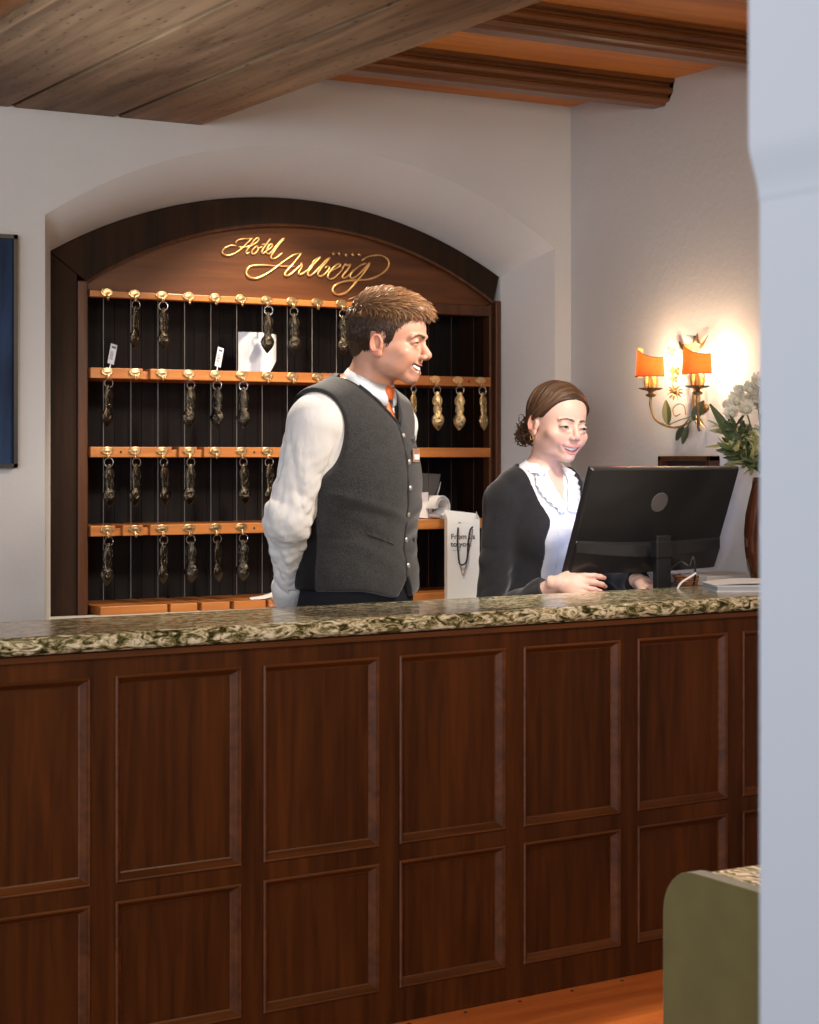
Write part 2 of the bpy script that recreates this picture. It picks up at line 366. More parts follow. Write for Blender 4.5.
# near doorway edge on the right (pillar with a slightly wider head)
bm = bmesh.new()
prof = [(1.059, 0), (1.059, 1.655)]
for i in range(9):
    t = i/8; prof.append((1.0575-.0105*(3*t*t-2*t**3), 1.66+.045*t))
prof += [(1.047, 2.7)]
rows = [[bm.verts.new(q) for q in ((x, 1.234, z), (x, .95, z), (2.6, .95, z), (2.6, 1.234, z))] for x, z in prof]
for a_, c_ in zip(rows, rows[1:]):
    for k in range(4): bm.faces.new((a_[k], a_[(k+1) % 4], c_[(k+1) % 4], c_[k]))
bm.faces.new(rows[0]); bm.faces.new(rows[-1][::-1]); struct(obj('wall_near', bm, M['pillar']))
# ================================================================== counter
CA = .0733; P0 = (2.155, 3.779)
CT = (math.cos(CA), math.sin(CA)); CN = (-math.sin(CA), math.cos(CA))
def cw(u, d, z): return Vector((P0[0]+CT[0]*u+CN[0]*d, P0[1]+CT[1]*u+CN[1]*d, z))
def u_of(px, d=0):
    a = ray(px); ox, oy = P0[0]+CN[0]*d, P0[1]+CN[1]*d
    # t*a = o + u*CT
    det = a[0]*(-CT[1]) + CT[0]*a[1]
    t = (ox*(-CT[1])+CT[0]*oy)/det
    u = (a[0]*t-ox)/CT[0] if abs(CT[0]) > .5 else 0
    return u, t
def z_on(px, py, d=0): return H+(CY-py)/FP*u_of(px, d)[1]
counter = thing('reception_counter', 'long panelled mahogany reception counter with two rows of framed panels', 'counter', (P0[0], P0[1], 0), CA)
FD = .03
U0, U1 = -1.45, (XW-P0[0])/CT[0]-.004
edges = [(90, 115), (241, 263), (379, 399), (505, 523), (620, 637), (727, 742)]
cuts = [(u_of(a, FD)[0], u_of(b, FD)[0]) for a, b in edges]
w0 = cuts[1][0]-cuts[0][1]; g = cuts[0][1]-cuts[0][0]
cells = [(cuts[0][0]-w0, cuts[0][0])]+[(cuts[i][1], cuts[i+1][0]) for i in range(5)]+[(cuts[5][1], min(cuts[5][1]+w0, U1-.03))]
cells = [(cells[0][0]-g-w0, cells[0][0]-g)]+cells
zr = [(z_on(320, 855, FD), z_on(320, 661, FD)), (z_on(320, 1003, FD), z_on(320, 872, FD))]
zbase = z_on(400, 1022, FD)
print('counter cells', cells, zr, zbase)
CTZ = 1.08; ZT = 1.041
bm = bmesh.new()
box(bm, ((U0+U1)/2, FD+.014+.16, (zbase+ZT)/2), (U1-U0, .28, ZT-zbase)); obj('carcass', bm, M['cabinet_dark'], counter)
bm = bmesh.new()
def rail(u0, u1, z0, z1): box(bm, ((u0+u1)/2, FD+.01, (z0+z1)/2), (u1-u0, .02, z1-z0))
rail(U0, U1, zr[0][1], ZT); rail(U0, U1, zr[1][1], zr[0][0]); rail(U0, U1, zbase, zr[1][0])
us = [U0]+[x for c in cells for x in c]+[U1]
for k in range(0, len(us), 2):
    for z0, z1 in zr: rail(us[k], us[k+1], z0, z1)
obj('face_frame', bm, M['mahogany'], counter)
for (a, b) in cells:
    for (z0, z1) in zr:
        p = boxo('panel', (a+.001, FD+.0145, z0+.001), (b-.001, FD+.02, z1-.001), M['mahogany'], counter)
        bm = bmesh.new()
        # picture-frame moulding: bead standing proud, sloping to the panel
        secs = [(0, .0), (0, -.003), (.003, -.0055), (.006, -.0045), (.008, .0), (.017, .0125), (.020, .0140), (.020, .016), (0, .016)]
        cor = [(a, z0, 1, 1), (b, z0, -1, 1), (b, z1, -1, -1), (a, z1, 1, -1)]
        rings = [[bm.verts.new((x+sx*s[0], FD+s[1], z+sz*s[0])) for s in secs] for x, z, sx, sz in cor]
        for i in range(4):
            q, r = rings[i], rings[(i+1) % 4]
            for j in range(len(secs)): bm.faces.new((q[j], q[(j+1) % len(secs)], r[(j+1) % len(secs)], r[j]))
        obj('moulding', bm, M['mahogany_x'], p)
# granite top with bullnose
bm = bmesh.new(); pr = []
D1 = .38
for i in range(9):
    a = PI/2+PI*i/8; pr.append((.017+.017*math.cos(a), CTZ-.019+.019*math.sin(a)))
pr += [(.03, ZT-.012), (D1, ZT-.012) if False else (D1, ZT), (D1, CTZ)]
pr = [p for p in pr if p != (.03, ZT-.012)]
prism(bm, pr, U0-.02, U1, 'yz')
o = obj('countertop', bm, M['granite'], None); o.location = (P0[0], P0[1], 0); o.rotation_euler = (0, 0, CA)
tag(o, 'polished green and beige granite countertop with rounded edge on the panelled counter', 'countertop')
bm = bmesh.new(); box(bm, ((U0+U1)/2, FD+.004, ZT-.008), (U1-U0, .03, .012)); obj('edge_strip', bm, M['mahogany_x'], counter)
# foot step
bm = bmesh.new(); pr = [(.34, 0), (.34, zbase-.001), (-.24, zbase-.001), (-.262, zbase-.006), (-.27, zbase-.02), (-.27, 0)]
prism(bm, pr, U0, U1, 'yz'); o = obj('foot_step', bm, M['step']); o.location = (P0[0], P0[1], 0); o.rotation_euler = (0, 0, CA)
tag(o, 'low orange-brown wooden step running along the foot of the counter', 'step')
for i in range(9):
    u = -.1+i*.16; bm = bmesh.new(); lathe(bm, [(.005, 0), (.004, .0015), (.001, .002)], (u, .008, zbase-.001), 10); obj('nail', bm, M['black'], o)
# raised work desk behind the counter, and the side ledge on the right wall
desk = thing('work_desk', 'dark work desk behind the right end of the counter, under the computer monitor', 'desk', (P0[0], P0[1], 0), CA)
boxo('desk_top', (.72, D1+.005, 1.01), (1.25, .62, 1.045), M['cabinet'], desk, bevel=.004)
boxo('side_panel', (.73, D1+.01, 0), (.76, .60, 1.01), M['cabinet_dark'], desk); boxo('side_panel', (1.21, D1+.01, 0), (1.24, .60, 1.01), M['cabinet_dark'], desk)
led = thing('side_ledge', 'pale grey side shelf along the right wall behind the counter', 'shelf', (3.53, 4.34, 0))
boxo('ledge_top', (0, -.0, 1.07), (XW-3.53-.002, .65, 1.10), M['plaster'], led, bevel=.003)
boxo('ledge_body', (.02, .02, 0), (XW-3.53-.002, .63, 1.07), M['plaster'], led)
# ================================================================== key cabinet in the niche
cab = thing('key_cabinet', 'dark wooden arched key cabinet with rows of hooks and golden lettering', 'key cabinet', (2.77, 5.5, ZL))
def cobj(name, bm, mat, parent=None, **k):
    if isinstance(bm, tuple): raise ValueError
    bmesh.ops.translate(bm, verts=bm.verts, vec=(-2.77, -5.5, -ZL)); return obj(name, bm, mat, parent or cab, **k)
YF = 5.505
def strip(pts_a, pts_b, y0, y1):
    bm = bmesh.new(); n = len(pts_a)
    r = [[bm.verts.new((p[0], y, p[1])) for p in pts] for pts in (pts_a, pts_b) for y in (y0, y1)]
    a0, a1, b0, b1 = r
    for i in range(n-1):
        bm.faces.new((a0[i], a0[i+1], b0[i+1], b0[i])); bm.faces.new((a1[i+1], a1[i], b1[i], b1[i+1]))
        bm.faces.new((a0[i+1], a0[i], a1[i], a1[i+1])); bm.faces.new((b0[i], b0[i+1], b1[i+1], b1[i]))
    bm.faces.new((a0[0], b0[0], b1[0], a1[0])); bm.faces.new((a0[-1], a1[-1], b1[-1], b0[-1]))
    return bm
# outer frame: wide on the left, band overhead, narrow on the right
e = .002
Bo = arc(IXL+e, IXR-e, IZS-e, IZA-e)
LX, RX = 2.085, 3.546
Bi = arc(LX, RX, 1.975, IZA-.082)
cobj('arched_frame', strip(Bo, Bi, YF, 5.545), M['cabinet_dark'])
bm = bmesh.new()
prism(bm, [(IXL+e, ZL), (IXL+e, IZS-.006), (LX-.029, 1.994), (LX-.029, ZL)], YF+.002, 5.543, 'xz')
cobj('side_panel', bm, M['cabinet_dark'])
bm = bmesh.new(); box(bm, (LX-.014, 5.522, (ZL+1.975)/2), (.030, .05, 1.975-ZL)); box(bm, (LX+.004, 5.535, (ZL+1.965)/2), (.012, .04, 1.965-ZL)); cobj('post', bm, M['cabinet'], bevel=.003)
bm = bmesh.new(); box(bm, (RX+.0135, 5.518, (ZL+1.975)/2), (.022, .055, 1.975-ZL)); box(bm, (RX-.004, 5.53, (ZL+1.965)/2), (.014, .04, 1.965-ZL)); cobj('post', bm, M['cabinet'], bevel=.004)
# thin bead along the inner arch
bm = bmesh.new(); tube(bm, [(x, 5.508, z-.004) for x, z in Bi], .006, 6); cobj('arch_bead', bm, M['cabinet'])
# sign board (segment under the inner arch)
bi = arc(LX-.01, RX+.01, 1.972, IZA-.08)
bm = bmesh.new(); prism(bm, [(bi[0][0], 1.952)]+bi+[(bi[-1][0], 1.952)], 5.53, 5.55, 'xz'); cobj('sign_board', bm, M['sign'])
# interior box
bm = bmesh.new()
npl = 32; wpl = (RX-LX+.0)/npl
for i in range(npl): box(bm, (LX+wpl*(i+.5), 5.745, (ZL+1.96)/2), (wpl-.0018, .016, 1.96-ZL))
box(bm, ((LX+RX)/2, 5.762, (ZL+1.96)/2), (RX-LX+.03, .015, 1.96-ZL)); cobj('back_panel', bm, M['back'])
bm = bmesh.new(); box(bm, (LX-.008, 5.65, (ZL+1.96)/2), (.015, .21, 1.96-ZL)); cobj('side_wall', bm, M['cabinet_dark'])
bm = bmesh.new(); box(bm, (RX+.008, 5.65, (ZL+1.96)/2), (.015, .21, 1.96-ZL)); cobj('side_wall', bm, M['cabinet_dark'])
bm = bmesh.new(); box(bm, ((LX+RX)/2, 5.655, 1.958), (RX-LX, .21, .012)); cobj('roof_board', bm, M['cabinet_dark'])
ROWZ = [1.941, 1.698, 1.458, 1.218]
SL, SR = LX+.012, RX-.012
SY = 5.50
def shadow_notchbar(z, h, x0, x1, cuts, y0, y1):  # recessed notches stand in for key shadows on the shelf fronts
    bm = bmesh.new(); xs = x0
    for c in list(cuts)+[None]:
        xe = x1 if c is None else c-.012
        box(bm, ((xs+xe)/2, (y0+y1)/2, z), (xe-xs, y1-y0, h))
        if c is not None: box(bm, (c, (y0+.014+y1)/2, z-.004), (.026, y1-y0-.014, h-.008)); xs = c+.012
    return bm
HX = [2.149+.09*i-(.008 if i > 11 else 0) for i in range(16)]
for ri, z in enumerate(ROWZ):
    if ri == 0:
        cobj('key_rail', shadow_notchbar(z-.002, .020, SL, 3.02, [], SY+.004, 5.545), M['shelf'], bevel=.002)
        bm = bmesh.new(); box(bm, ((3.02+SR)/2, 5.52, z-.002), (SR-3.02, .05, .036)); cobj('key_rail', bm, M['cabinet'], bevel=.003)
    else:
        cuts = {1: [HX[1]+.04], 2: [HX[3]-.045, HX[4]-.05], 3: [HX[1]-.05, HX[2]-.05]}[ri]
        cobj('shelf', shadow_notchbar(z, .032, SL, SR, cuts, SY, 5.735), M['shelf'], bevel=.002)
for x0, x1 in ((SL+.02, 2.335), (2.345, 2.435), (2.45, 2.545), (2.56, 2.67), (2.68, SR)):
    bm = bmesh.new(); box(bm, ((x0+x1)/2, 5.60, ZL+.013), (x1-x0, .26, .026)); cobj('bottom_shelf', bm, M['shelf'], bevel=.002)
# thin vertical rods
for i, x in enumerate(HX):
    bm = bmesh.new(); xx = x+.012
    if xx < RX-.02: tube(bm, [(xx, 5.560, ZL+.04), (xx, 5.560, 1.95)], .0012 if i < 10 else .0008, 6); cobj('divider_rod', bm, M['wire'] if i < 10 else M['cabinet'])
# key hooks: oval plate, screw heads and hook
def hook_mesh():
    bm = bmesh.new(); rot = Matrix.Rotation(PI/2, 3, 'X')
    lathe(bm, [(.0, 0), (.0205, 0), (.0205, .002), (.018, .0038), (.016, .0032), (.008, .0045), (.001, .0048)], (0, 0, 0), 24, 1, .62, rot, cap=False)
    for sx in (-.013, .013): lathe(bm, [(.002, .003), (.002, .0052), (.0004, .0056)], (sx, 0, 0), 8, 1, 1, rot)
    me = bpy.data.meshes.new('key_hook'); bm.to_mesh(me); bm.free(); me.materials.append(M['brass'])
    for p in me.polygons: p.use_smooth = True
    bm = bmesh.new()
    tube(bm, catmull([(0, -.002, -.006), (0, -.006, -.012), (0, -.0075, -.020), (0, -.012, -.0235), (0, -.0175, -.020), (0, -.0185, -.014)], 4), .0022, 8)
    lathe(bm, [(.003, 0), (.0034, .002), (.002, .005)], (0, -.0185, -.0165), 8)
    m2 = bpy.data.meshes.new('hook'); bm.to_mesh(m2); bm.free(); m2.materials.append(M['brass'])
    for p in m2.polygons: p.use_smooth = True
    return me, m2
hm, hm2 = hook_mesh()
def hookyz(ri): return (SY+.004 if ri == 0 else SY)-.0005
def put_hook(ri, i):
    o = bpy.data.objects.new('number_plate', hm); link(o, cab); o.location = (HX[i]-2.77, hookyz(ri)-5.5, ROWZ[ri]+(.004 if ri else .002)-ZL)
    p = bpy.data.objects.new('hook', hm2); link(p, o)
hooks = {0: list(range(10)), 1: list(range(9))+[12, 13, 14, 15], 2: list(range(7)), 3: list(range(6))}
for r, l in hooks.items():
    for i in l: put_hook(r, i)
for x, z in ((HX[14]+.045, ROWZ[1]), (HX[0]+.045, ROWZ[2]), (HX[5]+.045, ROWZ[2]), (HX[5]+.045, ROWZ[3])):
    bm = bmesh.new(); lathe(bm, [(.004, 0), (.003, .0008)], (x, SY-.0003, z), 10, 1, 1, Matrix.Rotation(PI/2, 3, 'X')); cobj('screw', bm, M['black'])

# keys: ring, ornate baroque fob
def key_meshes():
    bm = bmesh.new(); tube(bm, [(.0135*math.cos(a), 0, -.0135+.0135*math.sin(a)) for a in [2*PI*k/24 for k in range(24)]], .0012, 6, closed=True)
    ring = bpy.data.meshes.new('ring'); bm.to_mesh(ring); bm.free(); ring.materials.append(M['steel'])
    bm = bmesh.new(); rm = Matrix.Identity(3)
    z0 = -.022
    prof = [(.003, z0+.004), (.006, z0), (.0075, z0-.006), (.0065, z0-.012), (.009, z0-.018), (.0115, z0-.028), (.0105, z0-.040), (.0085, z0-.050), (.0095, z0-.058), (.0080, z0-.066),
            (.0115, z0-.074), (.0165, z0-.082), (.0180, z0-.092), (.0165, z0-.102), (.0120, z0-.112), (.0070, z0-.119), (.0045, z0-.123), (.0015, z0-.127)]
    lathe(bm, [(a*1.22, b) for a, b in prof], (0, 0, 0), 20, 1, .36)
    for sy in (-1, 1):
        lathe(bm, [(.015, 0), (.015, .002), (.010, .0036), (.008, .0022), (.001, .0026)], (0, sy*.0052, z0-.092), 18, .95, .8, Matrix.Rotation(sy*-PI/2 if sy > 0 else PI/2, 3, 'X'))
        tube(bm, catmull([(.004, sy*.003, z0-.008), (-.006, sy*.0058, z0-.018), (-.004, sy*.0062, z0-.030), (.006, sy*.0062, z0-.040), (.004, sy*.0058, z0-.052), (-.005, sy*.0055, z0-.060), (.002, sy*.0058, z0-.070)], 4), .0020, 6)
        tube(bm, catmull([(-.006, sy*.004, z0-.026), (.003, sy*.0066, z0-.033), (-.007, sy*.0052, z0-.044), (.001, sy*.005, z0-.054)], 4), .0015, 6)
    for a in range(10):
        t = 2*PI*a/10
        lathe(bm, [(.0004, -.003), (.0026, -.001), (.0026, .001), (.0004, .003)], (.0205*math.cos(t), 0, z0-.092+.017*math.sin(t)), 8)
    for s in (-1, 1):
        tube(bm, catmull([(s*.008, 0, z0-.010), (s*.0145, 0, z0-.022), (s*.015, 0, z0-.034), (s*.010, 0, z0-.045), (s*.0135, 0, z0-.056), (s*.0105, 0, z0-.068)], 4), .0018, 6)
    fob = bpy.data.meshes.new('fob'); bm.to_mesh(fob); bm.free(); fob.materials.append(M['bronze'])
    for p in fob.polygons: p.use_smooth = True
    f2 = fob.copy(); f2.materials.clear(); f2.materials.append(M['litkey'])
    return ring, fob, f2
ringm, fobm, fobg = key_meshes()
ordn = ['first', 'second', 'third', 'fourth', 'fifth', 'sixth', 'seventh', 'eighth', 'ninth', 'tenth']
rown = ['top rail', 'second row', 'third row', 'lowest row']
keys = {0: [1, 2, 6, 7, 9], 1: [0, 3, 4, 5, 12, 13, 14, 15], 2: [0, 1, 2, 3, 5, 6], 3: [0, 2, 3, 4, 5]}
for r, l in keys.items():
    for i in l:
        gold = i >= 12  # right-hand fobs take the lit copy of the metal
        x, z = HX[i], ROWZ[r]+(.004 if r else .002)-.0215
        if r == 0 and i == 9: lab = 'dark key fob on the top rail just left of the man\'s hair'
        elif gold: lab = 'lit-toned golden key fob right of the man, %s' % ['leftmost of four, below his chin', 'second of four from the left', 'third of four from the left', 'rightmost, beside the cabinet post'][i-12]
        elif r == 2 and i == 6: lab = 'dark key fob on the third row next to the man\'s white sleeve'
        else: lab = 'dark key fob on the %s hook from the left, %s' % (ordn[i], rown[r])
        t = thing('room_key', lab, 'key', (x, hookyz(r)-.0150, z), RNG.uniform(-.5, .5), 'room keys hanging in the cabinet')
        o = bpy.data.objects.new('ring', ringm); link(o, t)
        f = bpy.data.objects.new('fob', fobg if gold else fobm); link(f, t); f.rotation_euler = (0, RNG.uniform(-.05, .05), RNG.uniform(-.5, .5))
# lettering traced as round gilt strokes
def LT(pts, sc_, ox, oy): return [(ox+x/sc_, oy+y/sc_) for x, y in pts]
a = 9.1; b_ = 8.19
S = []
S.append((LT([(195,145),(150,140),(105,155),(72,180),(68,210),(100,230),(150,226),(200,200),(250,160),(300,110),(335,75)], a, 215, 230), 1.15))
S.append((LT([(187,122),(200,98),(240,84),(300,80),(345,76)], a, 215, 230), .95))
S.append((LT([(215,152),(260,157),(320,145),(375,115),(398,85),(383,72),(352,98),(318,145),(285,190),(287,216),(315,200)], a, 215, 230), 1.1))
S.append((LT([(372,150),(338,185),(335,214),(362,214),(390,180),(385,148),(372,150),(395,165),(430,150)], a, 215, 230), 1.0))
S.append((LT([(505,78),(462,135),(428,188),(432,216),(462,195)], a, 215, 230), 1.1)); S.append((LT([(425,132),(500,132)], a, 215, 230), .85))
S.append((LT([(462,190),(500,168),(523,138),(503,130),(476,165),(467,205),(490,218),(515,195)], a, 215, 230), 1.0))
S.append((LT([(515,195),(560,140),(610,85),(632,78),(600,110),(560,160),(525,210),(508,245),(525,264),(565,246),(612,208)], a, 215, 230), 1.15))
S.append((LT([(725,333),(600,330),(450,320),(340,325),(295,355),(285,395),(312,430),(372,440),(440,415),(520,365),(620,290),(710,230),(788,210)], a, 215, 230), 1.35))
S.append((LT([(788,210),(740,270),(690,330),(643,382),(635,410),(668,414),(720,375),(780,318),(783,295)], a, 215, 230), 1.3))
S.append((LT([(783,295),(792,330),(762,385),(768,407),(800,395),(845,360),(880,320),(905,270)], a, 215, 230), 1.1))
S.append((LT([(100,270),(135,235),(167,222),(130,262),(82,320),(62,352),(76,376),(112,355),(165,300),(215,245),(247,224)], b_, 300, 230), 1.2))
S.append((LT([(247,224),(212,268),(162,328),(145,362),(168,380),(208,355),(242,312),(222,296),(205,312)], b_, 300, 230), 1.2))
S.append((LT([(226,350),(280,322),(328,295),(322,278),(296,286),(252,330),(226,378),(242,402),(285,388),(342,330)], b_, 300, 230), 1.1))
S.append((LT([(342,330),(372,275),(380,290),(413,283),(385,330),(346,378),(362,393),(402,368),(436,325)], b_, 300, 230), 1.1))
S.append((LT([(540,272),(492,290),(432,340),(410,378),(430,394),(474,368),(522,320),(570,268),(530,340),(472,410),(422,470),(372,514),(312,530),(272,508),(268,478),(300,445),(370,420),(470,410),(560,404),(640,375),(702,330),(728,280),(715,238),(662,208),(592,210),(542,225),(505,250)], b_, 300, 230), 1.3))
bm = bmesh.new(); YT = 5.527
for pts, w in S:
    w3 = []
    for x, y in pts:
        p = onY(x, y, YT); w3.append((p.x, YT, p.z))
    cp = catmull(w3, 5); n = len(cp)
    rr = [.0031*w*(.55+.45*math.sin(PI*min(1, max(0, (i+2)/(n+3))))+.12*math.sin(i*.7)) for i in range(n)]
    tube(bm, cp, rr, 8)
for sx, sy in ((275,195),(322,195),(378,205),(433,202),(487,202)):
    p = onY(300+sx/b_, 230+sy/b_, YT); pts = []
    for k in range(10):
        rr_ = (.0085 if k % 2 == 0 else .0038); an = PI/2+k*PI/5; pts.append((p.x+rr_*math.cos(an), p.z+rr_*math.sin(an)))
    prism(bm, pts, YT-.001, 5.531, 'xz')
cobj('lettering', bm, M['gold'], smooth=True)
# ------------------------------------------------ things in the cabinet
def tagcard(x, label):
    t = thing('barcode_tag', label, 'tag', (x, 5.535, ROWZ[1]+.0165), .25)
    bm = bmesh.new(); r = Matrix.Rotation(.22, 3, 'Y'); box(bm, r @ Vector((0, 0, .045)), (.024, .0012, .062), rot=r); box(bm, r @ Vector((0, .0, .008)), (.004, .0012, .02), rot=r); obj('card', bm, M['paperblue'], t)
    bm = bmesh.new()
    for k in range(7): box(bm, r @ Vector((-.003, -.0009, .028+.004*k)), (.012, .0006, [.0012, .002, .001, .0022, .0012, .0018, .001][k]), rot=r)
    box(bm, r @ Vector((.0, -.0009, .066)), (.014, .0006, .006), rot=r)
    obj('barcode', bm, M['ink'], t)
tagcard(onY(111, 360, 5.535).x-.004, 'small white barcode tag upright on the shelf at the far left of the cabinet')
tagcard(onY(218, 362, 5.535).x-.004, 'small white barcode tag upright on the shelf beside the curved white card')
# curved white card between
bm = bmesh.new(); xa, xb = onY(241, 350, 5.58).x, onY(277, 350, 5.58).x; zt = onY(255, 332, 5.58).z
n = 14; rows = []
for i in range(n+1):
    t = i/n; x = xa+(xb-xa)*t; y = 5.60-.045*math.sin(PI*t*.9)
    zbm = ROWZ[1]+.0165+.0+(.04*max(0, t-.72)/.28 if t > .72 else 0)**1; zz = zt-.006*t
    rows.append([bm.verts.new((x, y+d, z)) for d, z in ((0, zbm), (0, zz), (.0015, zz), (.0015, zbm))])
for a_, c_ in zip(rows, rows[1:]):
    for k in range(4): bm.faces.new((a_[k], a_[(k+1) % 4], c_[(k+1) % 4], c_[k]))
bm.faces.new(rows[0]); bm.faces.new(rows[-1][::-1])
tag(obj('curved_card', bm, M['paperblue'], None, smooth=False), 'curved white card standing on the second shelf behind a hanging key', 'card')
# curled leaflet on bottom shelf
x0 = onY(262, 597, 5.52).x; bm = bmesh.new(); rows = []
for i in range(9):
    t = i/8; rows.append([bm.verts.new((x0-.055+.13*t+.03*k, 5.49+.07*k-.0*t, ZL+.0275+.045*max(0, t-.3)**1.6+.012*k*t+d)) for k, d in ((0, 0), (1, 0), (1, .001), (0, .001))])
for a_, c_ in zip(rows, rows[1:]):
    for k in range(4): bm.faces.new((a_[k], a_[(k+1) % 4], c_[(k+1) % 4], c_[k]))
bm.faces.new(rows[0]); bm.faces.new(rows[-1][::-1])
tag(obj('leaflet', bm, M['paper']), 'white leaflet curling up on the bottom shelf left of the man', 'leaflet')
# brochures on the lowest row, right of the man
zs = ROWZ[3]+.0165
fl = thing('folded_brochure', 'dark grey folded brochure leaning on the shelf right of the man\'s vest', 'brochure', (onY(425, 520, 5.60).x, 5.60, zs))
bm = bmesh.new(); prism(bm, [(-.045, 0), (.035, .0), (.062, .150), (-.03, .155)], 0, .002, 'xz'); obj('back_sheet', bm, M['greypaper'], fl)
bm = bmesh.new(); prism(bm, [(-.055, .005), (.01, .0), (-.005, .09), (-.05, .088)], -.03, -.028, 'xz'); obj('front_sheet', bm, M['paper'], fl)
bm = bmesh.new(); prism(bm, [(.0, .0), (.012, .0), (.056, .124), (.05, .095)], -.012, -.010, 'xz'); obj('folded_edge', bm, M['paper'], fl)
rb = thing('rolled_magazine', 'white magazine rolled into a loop on the shelf above the paper bag', 'magazine', (onY(434, 520, 5.56).x+.004, 5.56, zs))
for k, (rx, rz_) in enumerate(((.030, .039), (.025, .034), (.020, .028))):
    bm = bmesh.new(); pts = []
    nn = 26; ring = []
    for i in range(nn):
        an = -PI*.75+2*PI*i/nn*.93; 
        ring.append([bm.verts.new((rx*f*math.cos(an), y, .040+rz_*f*math.sin(an))) for f, y in ((1, -.05), (1, .05), (.95, .05), (.95, -.05))])
    for p_, q_ in zip(ring, ring[1:]):
        for j in range(4): bm.faces.new((p_[j], p_[(j+1) % 4], q_[(j+1) % 4], q_[j]))
    bm.faces.new(ring[0]); bm.faces.new(ring[-1][::-1])
    obj('page', bm, M['paper'] if k != 1 else M['paperblue'], rb, smooth=False)
# paper bag
bl = onY(445, 598, 5.40); br = onY(471, 598, 5.42); bw = br.x-bl.x-.006
bl.x += .008
bag = thing('paper_bag', 'white paper gift bag with dark blue cord handles and printed wording behind the woman', 'bag', (bl.x+.004, 5.405, ZL+.0005), -.42)
hb = .275; bm = bmesh.new(); dpt = .075; T = .0012
def sag(t): return hb-.010*math.sin(PI*t)
nn = 8; outer = []
def wallp(x0, y0, x1, y1, hf):
    for i in range(nn):
        t0, t1 = i/nn, (i+1)/nn; xA, yA = x0+(x1-x0)*t0, y0+(y1-y0)*t0; xB, yB = x0+(x1-x0)*t1, y0+(y1-y0)*t1
        quad(bm, (xA, yA, 0), (xB, yB, 0), (xB, yB, hf(t1)), (xA, yA, hf(t0)))
wallp(0, 0, bw, 0, lambda t: hb+.012*(1-2*t)**2-.012); wallp(bw, 0, bw, dpt, lambda t: hb+.02*t); wallp(bw, dpt, 0, dpt, lambda t: hb+.02+.012*(t-.5)); wallp(0, dpt, 0, 0, lambda t: hb+.02*(1-t))
quad(bm, (0, 0, 0), (0, dpt, 0), (bw, dpt, 0), (bw, 0, 0)); bmesh.ops.remove_doubles(bm, verts=bm.verts, dist=.0003)
o = obj('bag_body', bm, M['paper'], bag); sd = o.modifiers.new('s', 'SOLIDIFY'); sd.thickness = .0012
bm = bmesh.new(); tube(bm, catmull([(bw*.33, -.003, hb-.030), (bw*.31, -.005, hb-.075), (bw*.34, -.006, hb-.13), (bw*.38, -.006, hb-.150), (bw*.50, -.006, hb-.152), (bw*.60, -.006, hb-.135), (bw*.64, -.006, hb-.08), (bw*.70, -.005, hb-.04), (bw*.78, -.003, hb-.028)], 5), .0028, 8); obj('handle', bm, M['cord'], bag)
bm = bmesh.new(); tube(bm, catmull([(bw*.40, -.002, hb-.150), (bw*.44, -.003, hb-.175), (bw*.48, -.003, hb-.188), (bw*.54, -.003, hb-.170), (bw*.64, -.002, hb-.12), (bw*.74, -.002, hb-.07), (bw*.78, -.002, hb-.035)], 5), .0014, 6); obj('ribbon', bm, M['ribbon'], bag)
bm = bmesh.new(); box(bm, (bw*.38, -.001, hb-.014), (.010, .001, .0018)); obj('handle_slot', bm, M['ink'], bag)
def text(name, s, size, loc, rot, mat, parent=None, ext=.0003, align='LEFT', bold=0):
    cu = bpy.data.curves.new(name, 'FONT'); cu.body = s; cu.size = size; cu.extrude = ext; cu.align_x = align; cu.offset = bold
    t = bpy.data.objects.new('tmp', cu); C.objects.link(t); dg = bpy.context.evaluated_depsgraph_get()
    me = bpy.data.meshes.new_from_object(t.evaluated_get(dg)); bpy.data.objects.remove(t)
    me.materials.clear(); me.materials.append(mat); o = bpy.data.objects.new(name, me); link(o, parent); o.location = loc; o.rotation_euler = rot; return o
text('printed_wording', 'From us\nto you.', .0245, (bw*.10, -.0012, hb-.068), (PI/2, 0, 0), M['ink'], bag, bold=.0003)
bm = bmesh.new(); box(bm, (bw*.27, -.001, hb-.105), (.030, .0006, .0009)); obj('printed_line', bm, M['ink'], bag)
# ------------------------------------------------ picture on the left
p0 = onY(17, 235, YW-.02); p1 = onY(17, 468, YW-.02)
pic = thing('framed_picture', 'dark blue picture in a thin black frame on the wall left of the niche', 'picture', (p0.x, YW, 0))
boxo('canvas', (-.60, -.018, p1.z+.012), (-.010, -.004, p0.z-.012), M['bluepic'], pic)
bm = bmesh.new(); w_ = .012
for lo, hi in (((-.61, p1.z), (0, p1.z+w_)), ((-.61, p0.z-w_), (0, p0.z)), ((-w_, p1.z), (0, p0.z)), ((-.61, p1.z), (-.61+w_, p0.z))):
    box(bm, ((lo[0]+hi[0])/2, -.0145, (lo[1]+hi[1])/2), (hi[0]-lo[0], .027, hi[1]-lo[1]))
obj('frame', bm, M['black'], pic)
